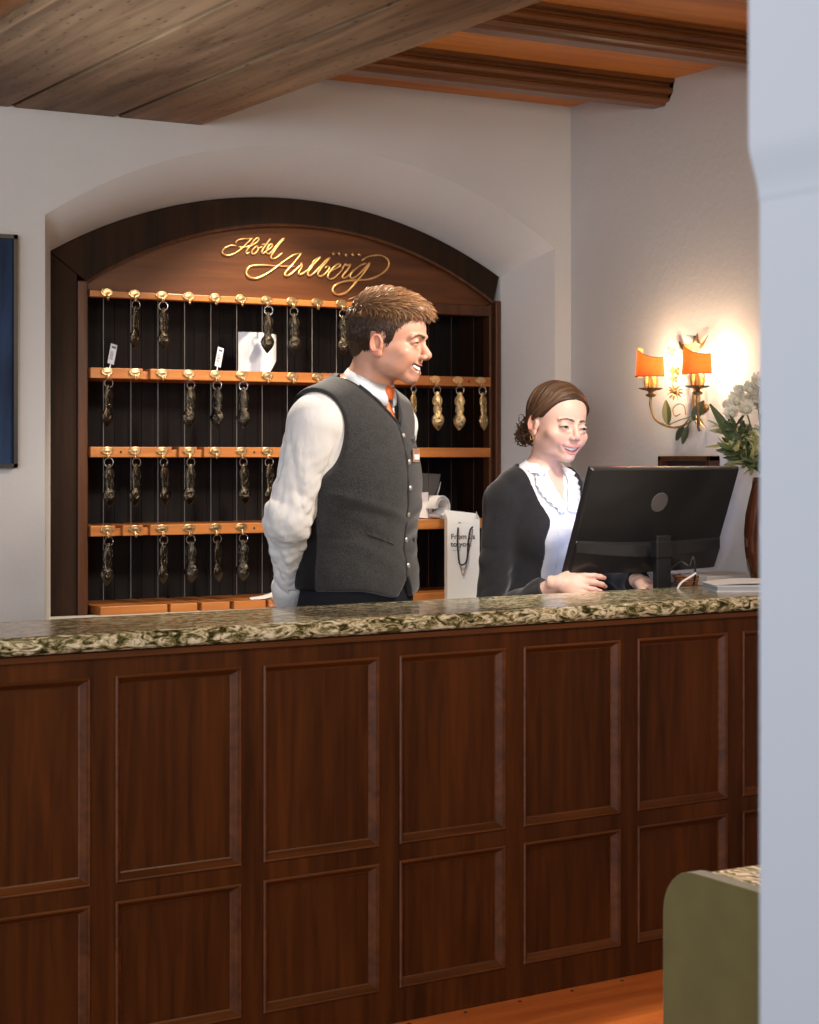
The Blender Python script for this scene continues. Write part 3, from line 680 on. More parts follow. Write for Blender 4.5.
# ------------------------------------------------ monitor
mc = at(652, 519, 5.50)
ma = math.radians(31)
wd = Vector((VR[0]*math.cos(ma)+VF[0]*math.sin(ma), VR[1]*math.cos(ma)+VF[1]*math.sin(ma), 0)).normalized()
mz = math.atan2(wd.y, wd.x)
DZ = 1.045
mon = thing('computer_monitor', 'black computer monitor seen from behind, tilted, with a round grey logo', 'monitor', (mc.x, mc.y, DZ), mz)
tilt = Matrix.Rotation(math.radians(23), 3, 'X')    # top leans to -y (towards us), screen (+y) to the woman
MW, MH = .535, .325; cz = mc.z-DZ
def T3(v): return tilt @ Vector(v)+Vector((0, 0, cz))
bm = bmesh.new()
vv = []
for y, w, h0, h1 in ((.008, MW, -MH/2, MH/2), (-.004, MW, -MH/2, MH/2), (-.012, MW-.012, -MH/2+.006, MH/2-.004)):
    vv.append([bm.verts.new(T3(p)) for p in ((-w/2, y, h0), (w/2, y, h0), (w/2, y, h1), (-w/2, y, h1))])
for a_, c_ in zip(vv, vv[1:]):
    for k in range(4): bm.faces.new((a_[k], a_[(k+1) % 4], c_[(k+1) % 4], c_[k]))
bm.faces.new(vv[0]); bm.faces.new(vv[-1][::-1]); obj('back_shell', bm, M['blackm'], mon, bevel=.002)
# lower bulge
bm = bmesh.new(); rows = []
for i in range(17):
    t = i/16; x = (t-.5)*(MW-.016); dp = .016+.020*math.sin(PI*t); zt_ = -.058-.010*math.sin(PI*t)
    rows.append([bm.verts.new(T3(p)) for p in ((x, -.011, zt_+.002), (x, -.011-dp*.35, zt_-.003), (x, -.011-dp, zt_-.028), (x, -.011-dp*.85, -MH/2+.014), (x, -.011, -MH/2+.004))])
for a_, c_ in zip(rows, rows[1:]):
    for k in range(5): bm.faces.new((a_[k], c_[k], c_[(k+1) % 5], a_[(k+1) % 5]))
bm.faces.new(rows[0]); bm.faces.new(rows[-1][::-1]); obj('lower_housing', bm, M['blackm'], mon, smooth=False, bevel=.001)
bm = bmesh.new(); lathe(bm, [(.0, 0), (.030, 0), (.030, .0012), (.028, .0018), (0.0005, .0018)], T3((.000, -.012, .058)), 32, .95, 1, (tilt @ Matrix.Rotation(PI/2, 3, 'X'))); obj('logo_disc', bm, M['grey'], mon)
bm = bmesh.new(); box(bm, T3((0, .0085, .006)), (MW-.02, .001, MH-.03), rot=tilt); scr = obj('screen', bm, plain('lit_screen', (.5, .6, .9), rough=.3, emit=(.50, .62, 1.0), es=1.2), mon)
bm = bmesh.new(); box(bm, (0, -.045, (cz-.05)/2+.006), (.052, .022, cz-.05)); box(bm, (0, -.045, cz-.085), (.060, .030, .05)); obj('stand_post', bm, M['black'], mon, bevel=.004)
bm = bmesh.new(); box(bm, (0, -.02, .006), (.22, .13, .012)); obj('stand_base', bm, M['black'], mon, bevel=.005)
# cables and basket beside the stand
def cable(name, pts, r, mat, label, cat='cable'):
    bm = bmesh.new(); tube(bm, catmull(pts, 6), r, 8); o = obj(name, bm, mat, None, smooth=True); tag(o, label, cat); return o
cable('power_cable', [at(668, 572, 5.36), at(680, 562, 5.34), at(689, 566, 5.33), at(693, 557, 5.33), at(695, 566, 5.33), at(695, 578, 5.34), Vector(at(693, 586, 5.36)), ], .0028, M['black'], 'black power cable looping out under the monitor')
cable('white_cable', [at(676, 592, 5.30), at(681, 583, 5.30), at(690, 577, 5.31), at(696, 573, 5.32)], .0030, M['paper'], 'short white cable with plug beside the monitor stand', 'cable')
bk = at(689, 590, 5.60)
basket = thing('small_basket', 'small brown woven basket behind the monitor stand', 'basket', (bk.x, bk.y, DZ))
bm = bmesh.new(); 
for k in range(7): tube(bm, [((.032+.0018*k)*math.cos(a_)*(1+.03*(-1)**(j+k)), (.032+.0018*k)*math.sin(a_)*(1+.03*(-1)**(j+k)), .006+.0075*k) for j, a_ in enumerate([2*PI*q/20 for q in range(20)])], .0042, 6, closed=True)
obj('woven_wall', bm, plain('wicker', (.22, .09, .035), rough=.6, var=.4, vscale=90), basket)
bm = bmesh.new(); lathe(bm, [(.034, 0), (.034, .004)], (0, 0, 0), 20); obj('basket_base', bm, M['cabinet'], basket)
# book and loose sheet on the counter
k0 = at(717, 592, .363*FP/135.0); 
bk = thing('booklet', 'pale grey booklet lying on the counter in front of the vase', 'booklet', (k0.x, k0.y, CTZ))
pl = at(695, 583.5, 5.42); dirb = Vector((pl.x-k0.x, pl.y-k0.y, 0)).normalized()
bk.rotation_euler = (0, 0, math.atan2(dirb.y, dirb.x)-PI/2)     # local y runs away along the short side, x to the right
boxo('cover', (0, 0, 0), (.22, .17, .003), M['paperblue'], bk); boxo('pages', (.002, .002, .003), (.218, .166, .014), plain('page_edges', (.42, .44, .48), rough=.8, bump=.4, bscale=900, stretch=(.1, .1, 4)), bk); boxo('cover', (0, 0, .014), (.22, .17, .0165), M['paperblue'], bk)
bm = bmesh.new(); rows = []
for i in range(13):
    t = i/12; rows.append([bm.verts.new((-.004+.235*t, .015+y*.85+.01*t, .017+.010*math.sin(PI*t)*(.4+y*3)+d)) for y, d in ((0, 0), (.17, 0), (.17, .0008), (0, .0008))])
for a_, c_ in zip(rows, rows[1:]):
    for k in range(4): bm.faces.new((a_[k], a_[(k+1) % 4], c_[(k+1) % 4], c_[k]))
bm.faces.new(rows[0]); bm.faces.new(rows[-1][::-1]); sh = obj('loose_sheet', bm, M['paper']); sh.location = bk.location; sh.rotation_euler = bk.rotation_euler
tag(sh, 'loose white sheet of paper lying slightly curled on top of the booklet', 'paper')
# ------------------------------------------------ vase with bouquet
vb = at(766, 585, .363*FP/128.0); 
vs = thing('flower_vase', 'tall brown glazed vase standing on the counter in front of the right wall', 'vase', (vb.x, vb.y, CTZ))
bm = bmesh.new(); lathe(bm, [(0.001, 0), (.036, 0), (.040, .008), (.052, .045), (.0605, .10), (.0625, .15), (.058, .20), (.047, .25), (.040, .28), (.0375, .305), (.0345, .305), (.037, .27), (.05, .2), (.055, .12), (.04, .03), (.001, .02)], (0, 0, 0), 40, cap=False); obj('vase_body', bm, M['vase'], vs, smooth=True)
bq = thing('bouquet', 'bouquet of white blossoms and olive foliage in the brown vase', 'flowers', (vb.x, vb.y, CTZ+.305))
rr = random.Random(3); Rv = Vector((VR[0], VR[1], 0)); Fv = Vector((VF[0], VF[1], 0)); Uz = Vector((0, 0, 1))
sB = 353.0
def bp(px, py, f=0): return Rv*((px-766)/sB)+Uz*((475-py)/sB+.0)+Fv*f
bm = bmesh.new()
for px, py, f in ((752, 465, -.02), (742, 440, -.03), (760, 430, 0), (775, 440, .03), (748, 410, .02), (757, 395, 0), (770, 430, -.02), (730, 452, 0), (772, 450, 0), (740, 425, .03)):
    tube(bm, catmull([Vector((0, 0, -.14)), Vector((0, 0, .0)), bp(px, py, f)*.55, bp(px, py, f)], 5), .0022, 6)
obj('stem', bm, M['leafgreen'], bq)
for L0, L1, w, mt in (((752, 468, 0), (709, 402, -.04), .020, 'leafgreen'), ((760, 470, 0), (722, 425, .02), .014, 'leafgreen'), ((766, 470, 0), (772, 400, -.04), .018, 'leafgreen')):
    p, q = bp(*L0), bp(*L1); bm = bmesh.new(); leafmesh(bm, p, q-p, -Fv+Uz*.3, (q-p).length, w, .05, 10); obj('long_leaf', bm, M[mt], bq)
for grp in range(30):
    bm = bmesh.new(); cx, cy = rr.uniform(716, 772), rr.uniform(418, 462); f = rr.uniform(-.06, .05)
    c0 = bp(cx, cy, f); base = bp(762, 466, 0)*.6; d = (c0-base); mt = 'leafolive' if grp % 3 else 'leafgreen'
    tube(bm, [base, base+d*.5, c0], .0016, 5)
    for k in range(15):
        t = .3+.7*k/14; pp = base+d*t; sd_ = Vector((rr.uniform(-1, 1), rr.uniform(-1, 1), rr.uniform(-.6, 1))).normalized()
        leafmesh(bm, pp, d.normalized()*.6+sd_, -Fv+Vector((rr.uniform(-.4, .4), 0, rr.uniform(-.4, .8))), rr.uniform(.028, .05), rr.uniform(.004, .009), .3, 4)
    obj('foliage_sprig', bm, M[mt], bq)
def blossom(c, R, nl=3, seed=0):
    r2 = random.Random(seed); bm = bmesh.new(); n0 = (-Fv*.8+Uz*.5+Rv*r2.uniform(-.6, .4)).normalized(); s = n0.orthogonal().normalized(); t = n0.cross(s)
    for l in range(nl+1):
        for k in range(6+2*l):
            an = 2*PI*k/(6+2*l)+l*.4+r2.uniform(-.1, .1); el = .35+.3*(nl-l); rd = (s*math.cos(an)+t*math.sin(an))
            dd = (rd*math.cos(el)+n0*math.sin(el)); leafmesh(bm, c+rd*.002-n0*.004, dd, n0*math.cos(el)-rd*math.sin(el), R*(.75+.1*l)*r2.uniform(.85, 1.1), R*.34, -.35, 5)
    bmesh.ops.create_icosphere(bm, subdivisions=1, radius=R*.16, matrix=Matrix.Translation(c+n0*R*.1)); return bm
for i, (px, py, R) in enumerate(((757, 383, .034), (738, 399, .032), (752, 401, .036), (731, 412, .026), (765, 396, .036), (770, 386, .03), (748, 388, .026), (740, 388, .02), (770, 410, .03), (745, 408, .03), (727, 403, .018), (755, 428, .015))):
    obj('blossom', blossom(bp(px, py, -.02+.02*(i % 3)), R, 3, i), M['petal'], bq)
# ------------------------------------------------ small wooden box frame on the right wall
pa = onX(663, 456, XW-.02); pb = onX(715, 456, XW-.02)
wbx = thing('wooden_wall_box', 'small brown wooden frame on the right wall below the lamp, behind the monitor', 'frame', (XW, (pa.y+pb.y)/2, 1.28))
hw = abs(pa.y-pb.y)/2; zt_ = pa.z-1.28
bm = bmesh.new()
box(bm, (-.021, 0, zt_-.008), (.04, 2*hw, .016)); box(bm, (-.021, 0, -.008), (.04, 2*hw, .016))
for s in (-1, 1): box(bm, (-.021, s*(hw-.008), zt_/2), (.04, .016, zt_))
obj('frame', bm, M['cabinet'], wbx, bevel=.002); boxo('backing', (-.018, -hw+.016, .0), (-.003, hw-.016, zt_-.016), M['black'], wbx)
# ------------------------------------------------ wall lamp
LY, LZ = 4.602, 1.542
lamp = thing('wall_lamp', 'gilt floral two-arm wall lamp with orange half shades on the right wall', 'wall lamp', (XW, LY, LZ))
bm = bmesh.new(); lathe(bm, [(.001, .006), (.012, .006), (.015, 0)], (0, 0, .05), 20, 1, 2.0, Matrix.Rotation(-PI/2, 3, 'Y')); obj('backplate', bm, M['aged'], lamp, smooth=True)
bm = bmesh.new()
tube(bm, catmull([(-.012, 0, -.02), (-.030, .0, .02), (-.034, -.004, .08), (-.030, 0, .14), (-.036, .004, .21), (-.03, 0, .27)], 6), [.0045]*31, 8)
tube(bm, catmull([(-.012, .006, .0), (-.03, .010, .03), (-.026, .014, .09), (-.02, .012, .12)], 6), .004, 8)
tube(bm, catmull([(-.012, -.006, .0), (-.03, -.012, .03), (-.024, -.012, .08), (-.03, -.006, .13)], 6), .004, 8)
obj('stem', bm, M['aged'], lamp, smooth=True)
for s in (1, -1):
    y1 = .113*s; px_ = -.112
    bm = bmesh.new(); tube(bm, catmull([(-.03, 0, .06), (-.036, y1*.12, .012), (-.065, y1*.5, -.008), (-.098, y1*.88, .012), (px_, y1, .055), (px_, y1, .090)], 7), .0042, 10); obj('arm', bm, M['aged'], lamp, smooth=True)
    bm = bmesh.new(); lathe(bm, [(.001, .083), (.012, .086), (.018, .092), (.006, .098), (.010, .102), (.032, .111), (.034, .113), (.012, .106), (.010, .12), (.0095, .128), (.001, .128)], (px_, y1, 0), 16)
    for k in range(12):
        an = 2*PI*k/12; leafmesh(bm, (px_+.024*math.cos(an), y1+.024*math.sin(an), .106), (math.cos(an), math.sin(an), .5), (0, 0, 1), .015, .006, .1, 3)
    cup = obj('drip_cup', bm, M['aged'], lamp)
    bm = bmesh.new()
    for k in range(5):
        an = 2*PI*k/5+.3; c, sn = math.cos(an), math.sin(an)
        leafmesh(bm, (px_+.014*c, y1+.014*sn, .108), (c*.25, sn*.25, 1), (c, sn, 0), .042, .0085, .15, 6)
    obj('calyx_leaf', bm, plain('yellow_gilt_leaf%d' % s, (.62, .36, .10), rough=.4, metal=.4), lamp)
    bm = bmesh.new(); lathe(bm, [(.0085, .12), (.0085, .160), (.001, .161)], (px_, y1, 0), 14); obj('candle_tube', bm, M['creamglass'], lamp, smooth=True)
    bm = bmesh.new(); lathe(bm, [(.001, .160), (.006, .163), (.0085, .172), (.0065, .184), (.0015, .194)], (px_, y1, 0), 14); obj('bulb', bm, M['bulb'], lamp, smooth=True)
    # half shade: curved panel facing the room with a swooping top edge
    bm = bmesh.new(); nn = 20; r_ = .051; rows = []
    for i in range(nn+1):
        t = i/nn; an = PI*.52+PI*.96*t   # angles around -x
        x, y = math.cos(an), math.sin(an)   # t=0 : +y side (left in view), t=1 : -y side
        zt2 = .236-.030*(3*t*t-2*t**3)+.004*math.sin(PI*2*t); fl_ = 1.10
        rows.append([bm.verts.new((px_+.012+r_*f*x, y1+r_*f*y, z)) for f, z in ((fl_, .148), (1.0, zt2), (.97, zt2), (fl_-.03, .148))])
    for a_, c_ in zip(rows, rows[1:]):
        for k in range(4): bm.faces.new((a_[k], c_[k], c_[(k+1) % 4], a_[(k+1) % 4]))
    bm.faces.new(rows[0]); bm.faces.new(rows[-1][::-1]); sh = obj('lamp_shade', bm, M['shade'], lamp, smooth=False)
    bm = bmesh.new(); tube(bm, [r[0].co.copy() if False else None for r in []] or [(px_+.012+r_*1.1*math.cos(PI*.52+PI*.96*i/nn), y1+r_*1.1*math.sin(PI*.52+PI*.96*i/nn), .148) for i in range(nn+1)], .0016, 6)
    tube(bm, [(px_+.012+r_*math.cos(PI*.52+PI*.96*i/nn), y1+r_*math.sin(PI*.52+PI*.96*i/nn), .236-.030*(3*(i/nn)**2-2*(i/nn)**3)+.004*math.sin(PI*2*i/nn)) for i in range(nn+1)], .0014, 6)
    obj('trim_cord', bm, plain('brown_trim%d' % s, (.16, .08, .05), rough=.6), sh)
    bm = bmesh.new(); tube(bm, [(px_, y1, .155), (px_-.02, y1, .150), (px_+.012-r_*1.08, y1, .150)], .0012, 6); obj('shade_clip', bm, M['aged'], sh)
    ld = bpy.data.lights.new('lamp_light', 'POINT'); ld.energy = 2.3; ld.color = (1, .76, .50); ld.shadow_soft_size = .012
    lo = bpy.data.objects.new('lamp_light', ld); link(lo, lamp); lo.location = (px_+.014, y1, .185)
def lflower(c, nrm, R, n, w, mat, name='metal_flower', el=.3):
    bm = bmesh.new(); c = Vector(c); n0 = Vector(nrm).normalized(); s = n0.orthogonal().normalized(); t = n0.cross(s)
    for k in range(n):
        an = 2*PI*k/n; rd = s*math.cos(an)+t*math.sin(an); leafmesh(bm, c, rd*math.cos(el)+n0*math.sin(el), n0, R, w, .3, 5)
    bmesh.ops.create_uvsphere(bm, u_segments=10, v_segments=6, radius=R*.22, matrix=Matrix.Translation(c+n0*R*.12)); obj(name, bm, mat, lamp)
nd = (-.64, -.55, .1); pinkf = plain('peach_enamel', (.72, .36, .20), rough=.4, metal=.2); goldf = plain('ochre_enamel', (.42, .22, .07), rough=.4, metal=.4)
def lp(px, py, off=.04): 
    p = onX(px, py, XW-off); return (p.x-XW, p.y-LY, p.z-LZ)
lflower(lp(675, 392), nd, .026, 12, .0045, M['aged']); lflower(lp(675, 371), nd, .018, 5, .009, goldf); lflower(lp(674, 379), nd, .013, 5, .007, goldf)
lflower(lp(670, 352), nd, .018, 5, .010, pinkf); lflower(lp(695, 347, .05), nd, .018, 6, .009, pinkf)
for (p, q, w, mt) in (((668, 425), (666, 405), .017, 'greeniron'), ((693, 420), (701, 405), .019, 'greeniron'), ((684, 425), (677, 438), .012, 'greeniron'), ((688, 426), (683, 441), .012, 'greeniron'), ((696, 415), (703, 425), .006, 'aged')):
    a_, b2 = Vector(lp(*p, .05)), Vector(lp(*q, .05)); bm = bmesh.new(); leafmesh(bm, a_, b2-a_, nd, (b2-a_).length*1.25, w, .1, 6); tube(bm, [Vector((-.02, 0, .03)), (Vector((-.02, 0, .03))+a_)/2+Vector((-.01, 0, 0)), a_], .0018, 6); obj('iron_leaf', bm, M[mt], lamp)
for (p, q, w) in (((692, 356), (680, 343), .010), ((697, 352), (697, 336), .007), ((698, 350), (705, 338), .009), ((688, 350), (682, 352), .008)):
    a_, b2 = Vector(lp(*p, .03)), Vector(lp(*q, .03)); bm = bmesh.new(); leafmesh(bm, a_, b2-a_, nd, (b2-a_).length*1.2, w, .1, 6); tube(bm, [Vector((-.03, 0, .26)), a_], .0014, 6); obj('gilt_leaf', bm, M['aged'], lamp)
bm = bmesh.new()
tube(bm, catmull([lp(686, 415), lp(684, 406), lp(678, 404), lp(673, 409), lp(675, 416), lp(680, 414)], 5), .0018, 6); obj('scroll', bm, M['aged'], lamp)
# ------------------------------------------------ green chair in front
GX, GY1, GH = 1.890, 2.435, .795
ch = thing('armchair', 'olive green velvet armchair with leafy patterned inside, back to the camera at lower right', 'armchair', (GX, 2.0, 0))
def rbox(name, lo, hi, r, mat, parent, seg=6, affect=None):
    bm = bmesh.new(); c = [(a+b)/2 for a, b in zip(lo, hi)]; s = [b-a for a, b in zip(lo, hi)]; box(bm, c, s)
    o = obj(name, bm, mat, parent, smooth=True); md = o.modifiers.new('b', 'BEVEL'); md.width = r; md.segments = seg; md.limit_method = 'NONE'; return o
# outer shell with rounded shoulders (outline in yz), thin in x
def shoulder(y0, y1, z0, z1, r, n=8):
    p = [(y0, z0)]
    p += [(y0+r-r*math.cos(PI/2*i/n), z1-r+r*math.sin(PI/2*i/n)) for i in range(n+1)]
    p += [(y1-r+r*math.sin(PI/2*i/n), z1-r+r*math.cos(PI/2*i/n)) for i in range(n+1)]
    return p+[(y1, z0)]
bm = bmesh.new(); prism(bm, shoulder(-.235, GY1-2.0, .12, GH, .075), 0, .03, 'yz'); obj('back_shell', bm, M['chair'], ch, bevel=.008)
bm = bmesh.new(); prism(bm, shoulder(-.225, GY1-2.0-.01, .14, GH-.002, .075), .031, .16, 'yz'); obj('back_cushion', bm, M['leafprint'], ch, bevel=.01)
rbox('seat', (.17, -.17, .28), (.66, .37, .45), .03, M['leafprint'], ch)
rbox('arm_rest', (.17, .37, .14), (.66, .435, .62), .025, M['chair'], ch); rbox('arm_rest', (.17, -.235, .14), (.66, -.17, .62), .025, M['chair'], ch)
rbox('seat_base', (.17, -.17, .14), (.66, .37, .275), .01, M['chair'], ch)
for x, y in ((.06, -.17), (.06, .37), (.6, -.17), (.6, .37)):
    bm = bmesh.new(); lathe(bm, [(.012, 0), (.022, .139)], (x, y, 0), 12); obj('leg', bm, M['cabinet_dark'], ch)
# ================================================================== sculpting by distance fields
f4 = np.float32
def smin(a, b, k): 
    h = np.clip(.5+.5*(b-a)/k, 0, 1); return b*(1-h)+a*h-k*h*(1-h)
def smax(a, b, k): return -smin(-a, -b, k)
def ell(P, c, r):
    x, y, z = P; q = ((x-c[0])/r[0])**2+((y-c[1])/r[1])**2+((z-c[2])/r[2])**2
    k0 = np.sqrt(q)+1e-9; k1 = np.sqrt(((x-c[0])/r[0]**2)**2+((y-c[1])/r[1]**2)**2+((z-c[2])/r[2]**2)**2)+1e-9
    return k0*(k0-1)/k1
def cone(P, a, b, ra, rb):
    x, y, z = P; d = [b[i]-a[i] for i in range(3)]; L2 = sum(v*v for v in d)
    h = np.clip(((x-a[0])*d[0]+(y-a[1])*d[1]+(z-a[2])*d[2])/L2, 0, 1)
    return np.sqrt((x-a[0]-d[0]*h)**2+(y-a[1]-d[1]*h)**2+(z-a[2]-d[2]*h)**2)-(ra+(rb-ra)*h)
def conet(P, a, b):
    x, y, z = P; d = [b[i]-a[i] for i in range(3)]; L2 = sum(v*v for v in d)
    return ((x-a[0])*d[0]+(y-a[1])*d[1]+(z-a[2])*d[2])/L2
def chain(P, pts, rs, k):
    d = None
    for i in range(len(pts)-1):
        e = cone(P, pts[i], pts[i+1], rs[i], rs[i+1]); d = e if d is None else smin(d, e, k)
    return d
def surface(f, lo, hi, h):
    """zero surface of f inside a box, as vertices and quads (surface nets)"""
    n = [int(math.ceil((b-a)/h))+1 for a, b in zip(lo, hi)]
    cs = 4; nc = [int(math.ceil(v/cs))+1 for v in n]
    ax = [np.asarray([lo[i]+h*cs*k for k in range(nc[i])], f4) for i in range(3)]
    X, Y, Z = np.meshgrid(*ax, indexing='ij'); Dc = f((X, Y, Z))
    near = np.abs(Dc) < h*cs*2.2
    g = near.copy()
    for a in range(3):
        s = np.roll(near, 1, a); g |= s; s = np.roll(near, -1, a); g |= s
    blk = np.repeat(np.repeat(np.repeat(g, cs, 0), cs, 1), cs, 2)
    val = np.repeat(np.repeat(np.repeat(Dc, cs, 0), cs, 1), cs, 2).astype(f4)
    off = cs//2
    blk = np.roll(blk, -off+1, (0, 1, 2))[:n[0], :n[1], :n[2]] | blk[:n[0], :n[1], :n[2]]; val = val[:n[0], :n[1], :n[2]].copy()
    I = np.nonzero(blk); P = tuple((lo[i]+h*I[i]).astype(f4) for i in range(3))
    out = np.empty(len(I[0]), f4); st = 400000
    for k in range(0, len(out), st): out[k:k+st] = f(tuple(p[k:k+st] for p in P))
    val[I] = out; S = val < 0
    c = np.zeros([v-1 for v in n], np.int8)
    sl = lambda a, k: [slice(k[j], a.shape[j]-1+k[j]) for j in range(3)]
    for i in (0, 1):
        for j in (0, 1):
            for k in (0, 1): c += S[tuple(sl(S, (i, j, k)))]
    act = (c > 0) & (c < 8); A = np.argwhere(act); idx = -np.ones(act.shape, np.int64); idx[act] = np.arange(len(A))
    cor = [(i, j, k) for i in (0, 1) for j in (0, 1) for k in (0, 1)]
    V8 = {q: val[A[:, 0]+q[0], A[:, 1]+q[1], A[:, 2]+q[2]] for q in cor}
    acc = np.zeros((len(A), 3)); cnt = np.zeros(len(A))
    for q in cor:
        for a in range(3):
            if q[a] == 0:
                q2 = list(q); q2[a] = 1; va, vb = V8[q], V8[tuple(q2)]; m = (va < 0) != (vb < 0)
                t = np.where(m, va/np.where(m, va-vb, 1), 0); p = np.array(q, float)[None].repeat(len(A), 0); p[:, a] = t
                acc[m] += p[m]; cnt[m] += 1
    V = np.array(lo)+h*(A+acc/cnt[:, None])
    F = []
    for a in range(3):
        b, c_ = (a+1) % 3, (a+2) % 3
        s0 = [slice(None)]*3; s0[a] = slice(0, n[a]-1); s1 = [slice(None)]*3; s1[a] = slice(1, n[a])
        m = S[tuple(s0)] != S[tuple(s1)]; E = np.argwhere(m)
        ok = (E[:, b] > 0) & (E[:, c_] > 0) & (E[:, b] < n[b]-1) & (E[:, c_] < n[c_]-1); E = E[ok]
        neg = S[E[:, 0], E[:, 1], E[:, 2]]
        def cell(db, dc):
            q = E.copy(); q[:, b] -= db; q[:, c_] -= dc; return idx[q[:, 0], q[:, 1], q[:, 2]]
        Q = np.stack([cell(1, 1), cell(0, 1), cell(0, 0), cell(1, 0)], 1); Q[~neg] = Q[~neg][:, ::-1]; F.append(Q)
    return V, np.concatenate(F)
def npmesh(name, V, F, mat, parent=None, col=None, smooth=True):
    me = bpy.data.meshes.new(name); me.vertices.add(len(V)); me.vertices.foreach_set('co', np.asarray(V, f4).ravel())
    me.loops.add(F.size); me.loops.foreach_set('vertex_index', F.astype(np.int32).ravel())
    me.polygons.add(len(F)); me.polygons.foreach_set('loop_start', np.arange(0, F.size, F.shape[1], dtype=np.int32))
    me.polygons.foreach_set('use_smooth', np.full(len(F), smooth))
    me.update(calc_edges=True); me.validate()
    if col is not None:
        ca = me.color_attributes.new('Col', 'FLOAT_COLOR', 'POINT'); c4 = np.ones((len(V), 4), f4); c4[:, :3] = col; ca.data.foreach_set('color', c4.ravel())
    me.materials.append(mat); o = bpy.data.objects.new(name, me); link(o, parent); return o
def merge(parts):
    Vs, Fs, Cs = [], [], []; n = 0
    for V, F, c in parts: Vs.append(V); Fs.append(F+n); Cs.append(np.broadcast_to(c, V.shape)); n += len(V)
    return np.concatenate(Vs), np.concatenate(Fs), np.concatenate(Cs)
def rotc(P, o, ang):   # rotate sample points about z through o by -ang
    x, y, z = P; c, s = math.cos(ang), math.sin(ang); dx, dy = x-o[0], y-o[1]; return (c*dx+s*dy, -s*dx+c*dy, z)
def gsm(x, a, b): t = np.clip((x-a)/(b-a), 0, 1); return t*t*(3-2*t)
def wob(P, s, seed=0):
    x, y, z = P; r = np.random.default_rng(seed); v = 0
    for i in range(5):
        k = r.normal(size=3); k /= np.linalg.norm(k); k *= s*(1+.5*i); v = v+np.sin(k[0]*x+k[1]*y+k[2]*z+r.uniform(0, 6.28))/(1+.4*i)
    return v/2.5
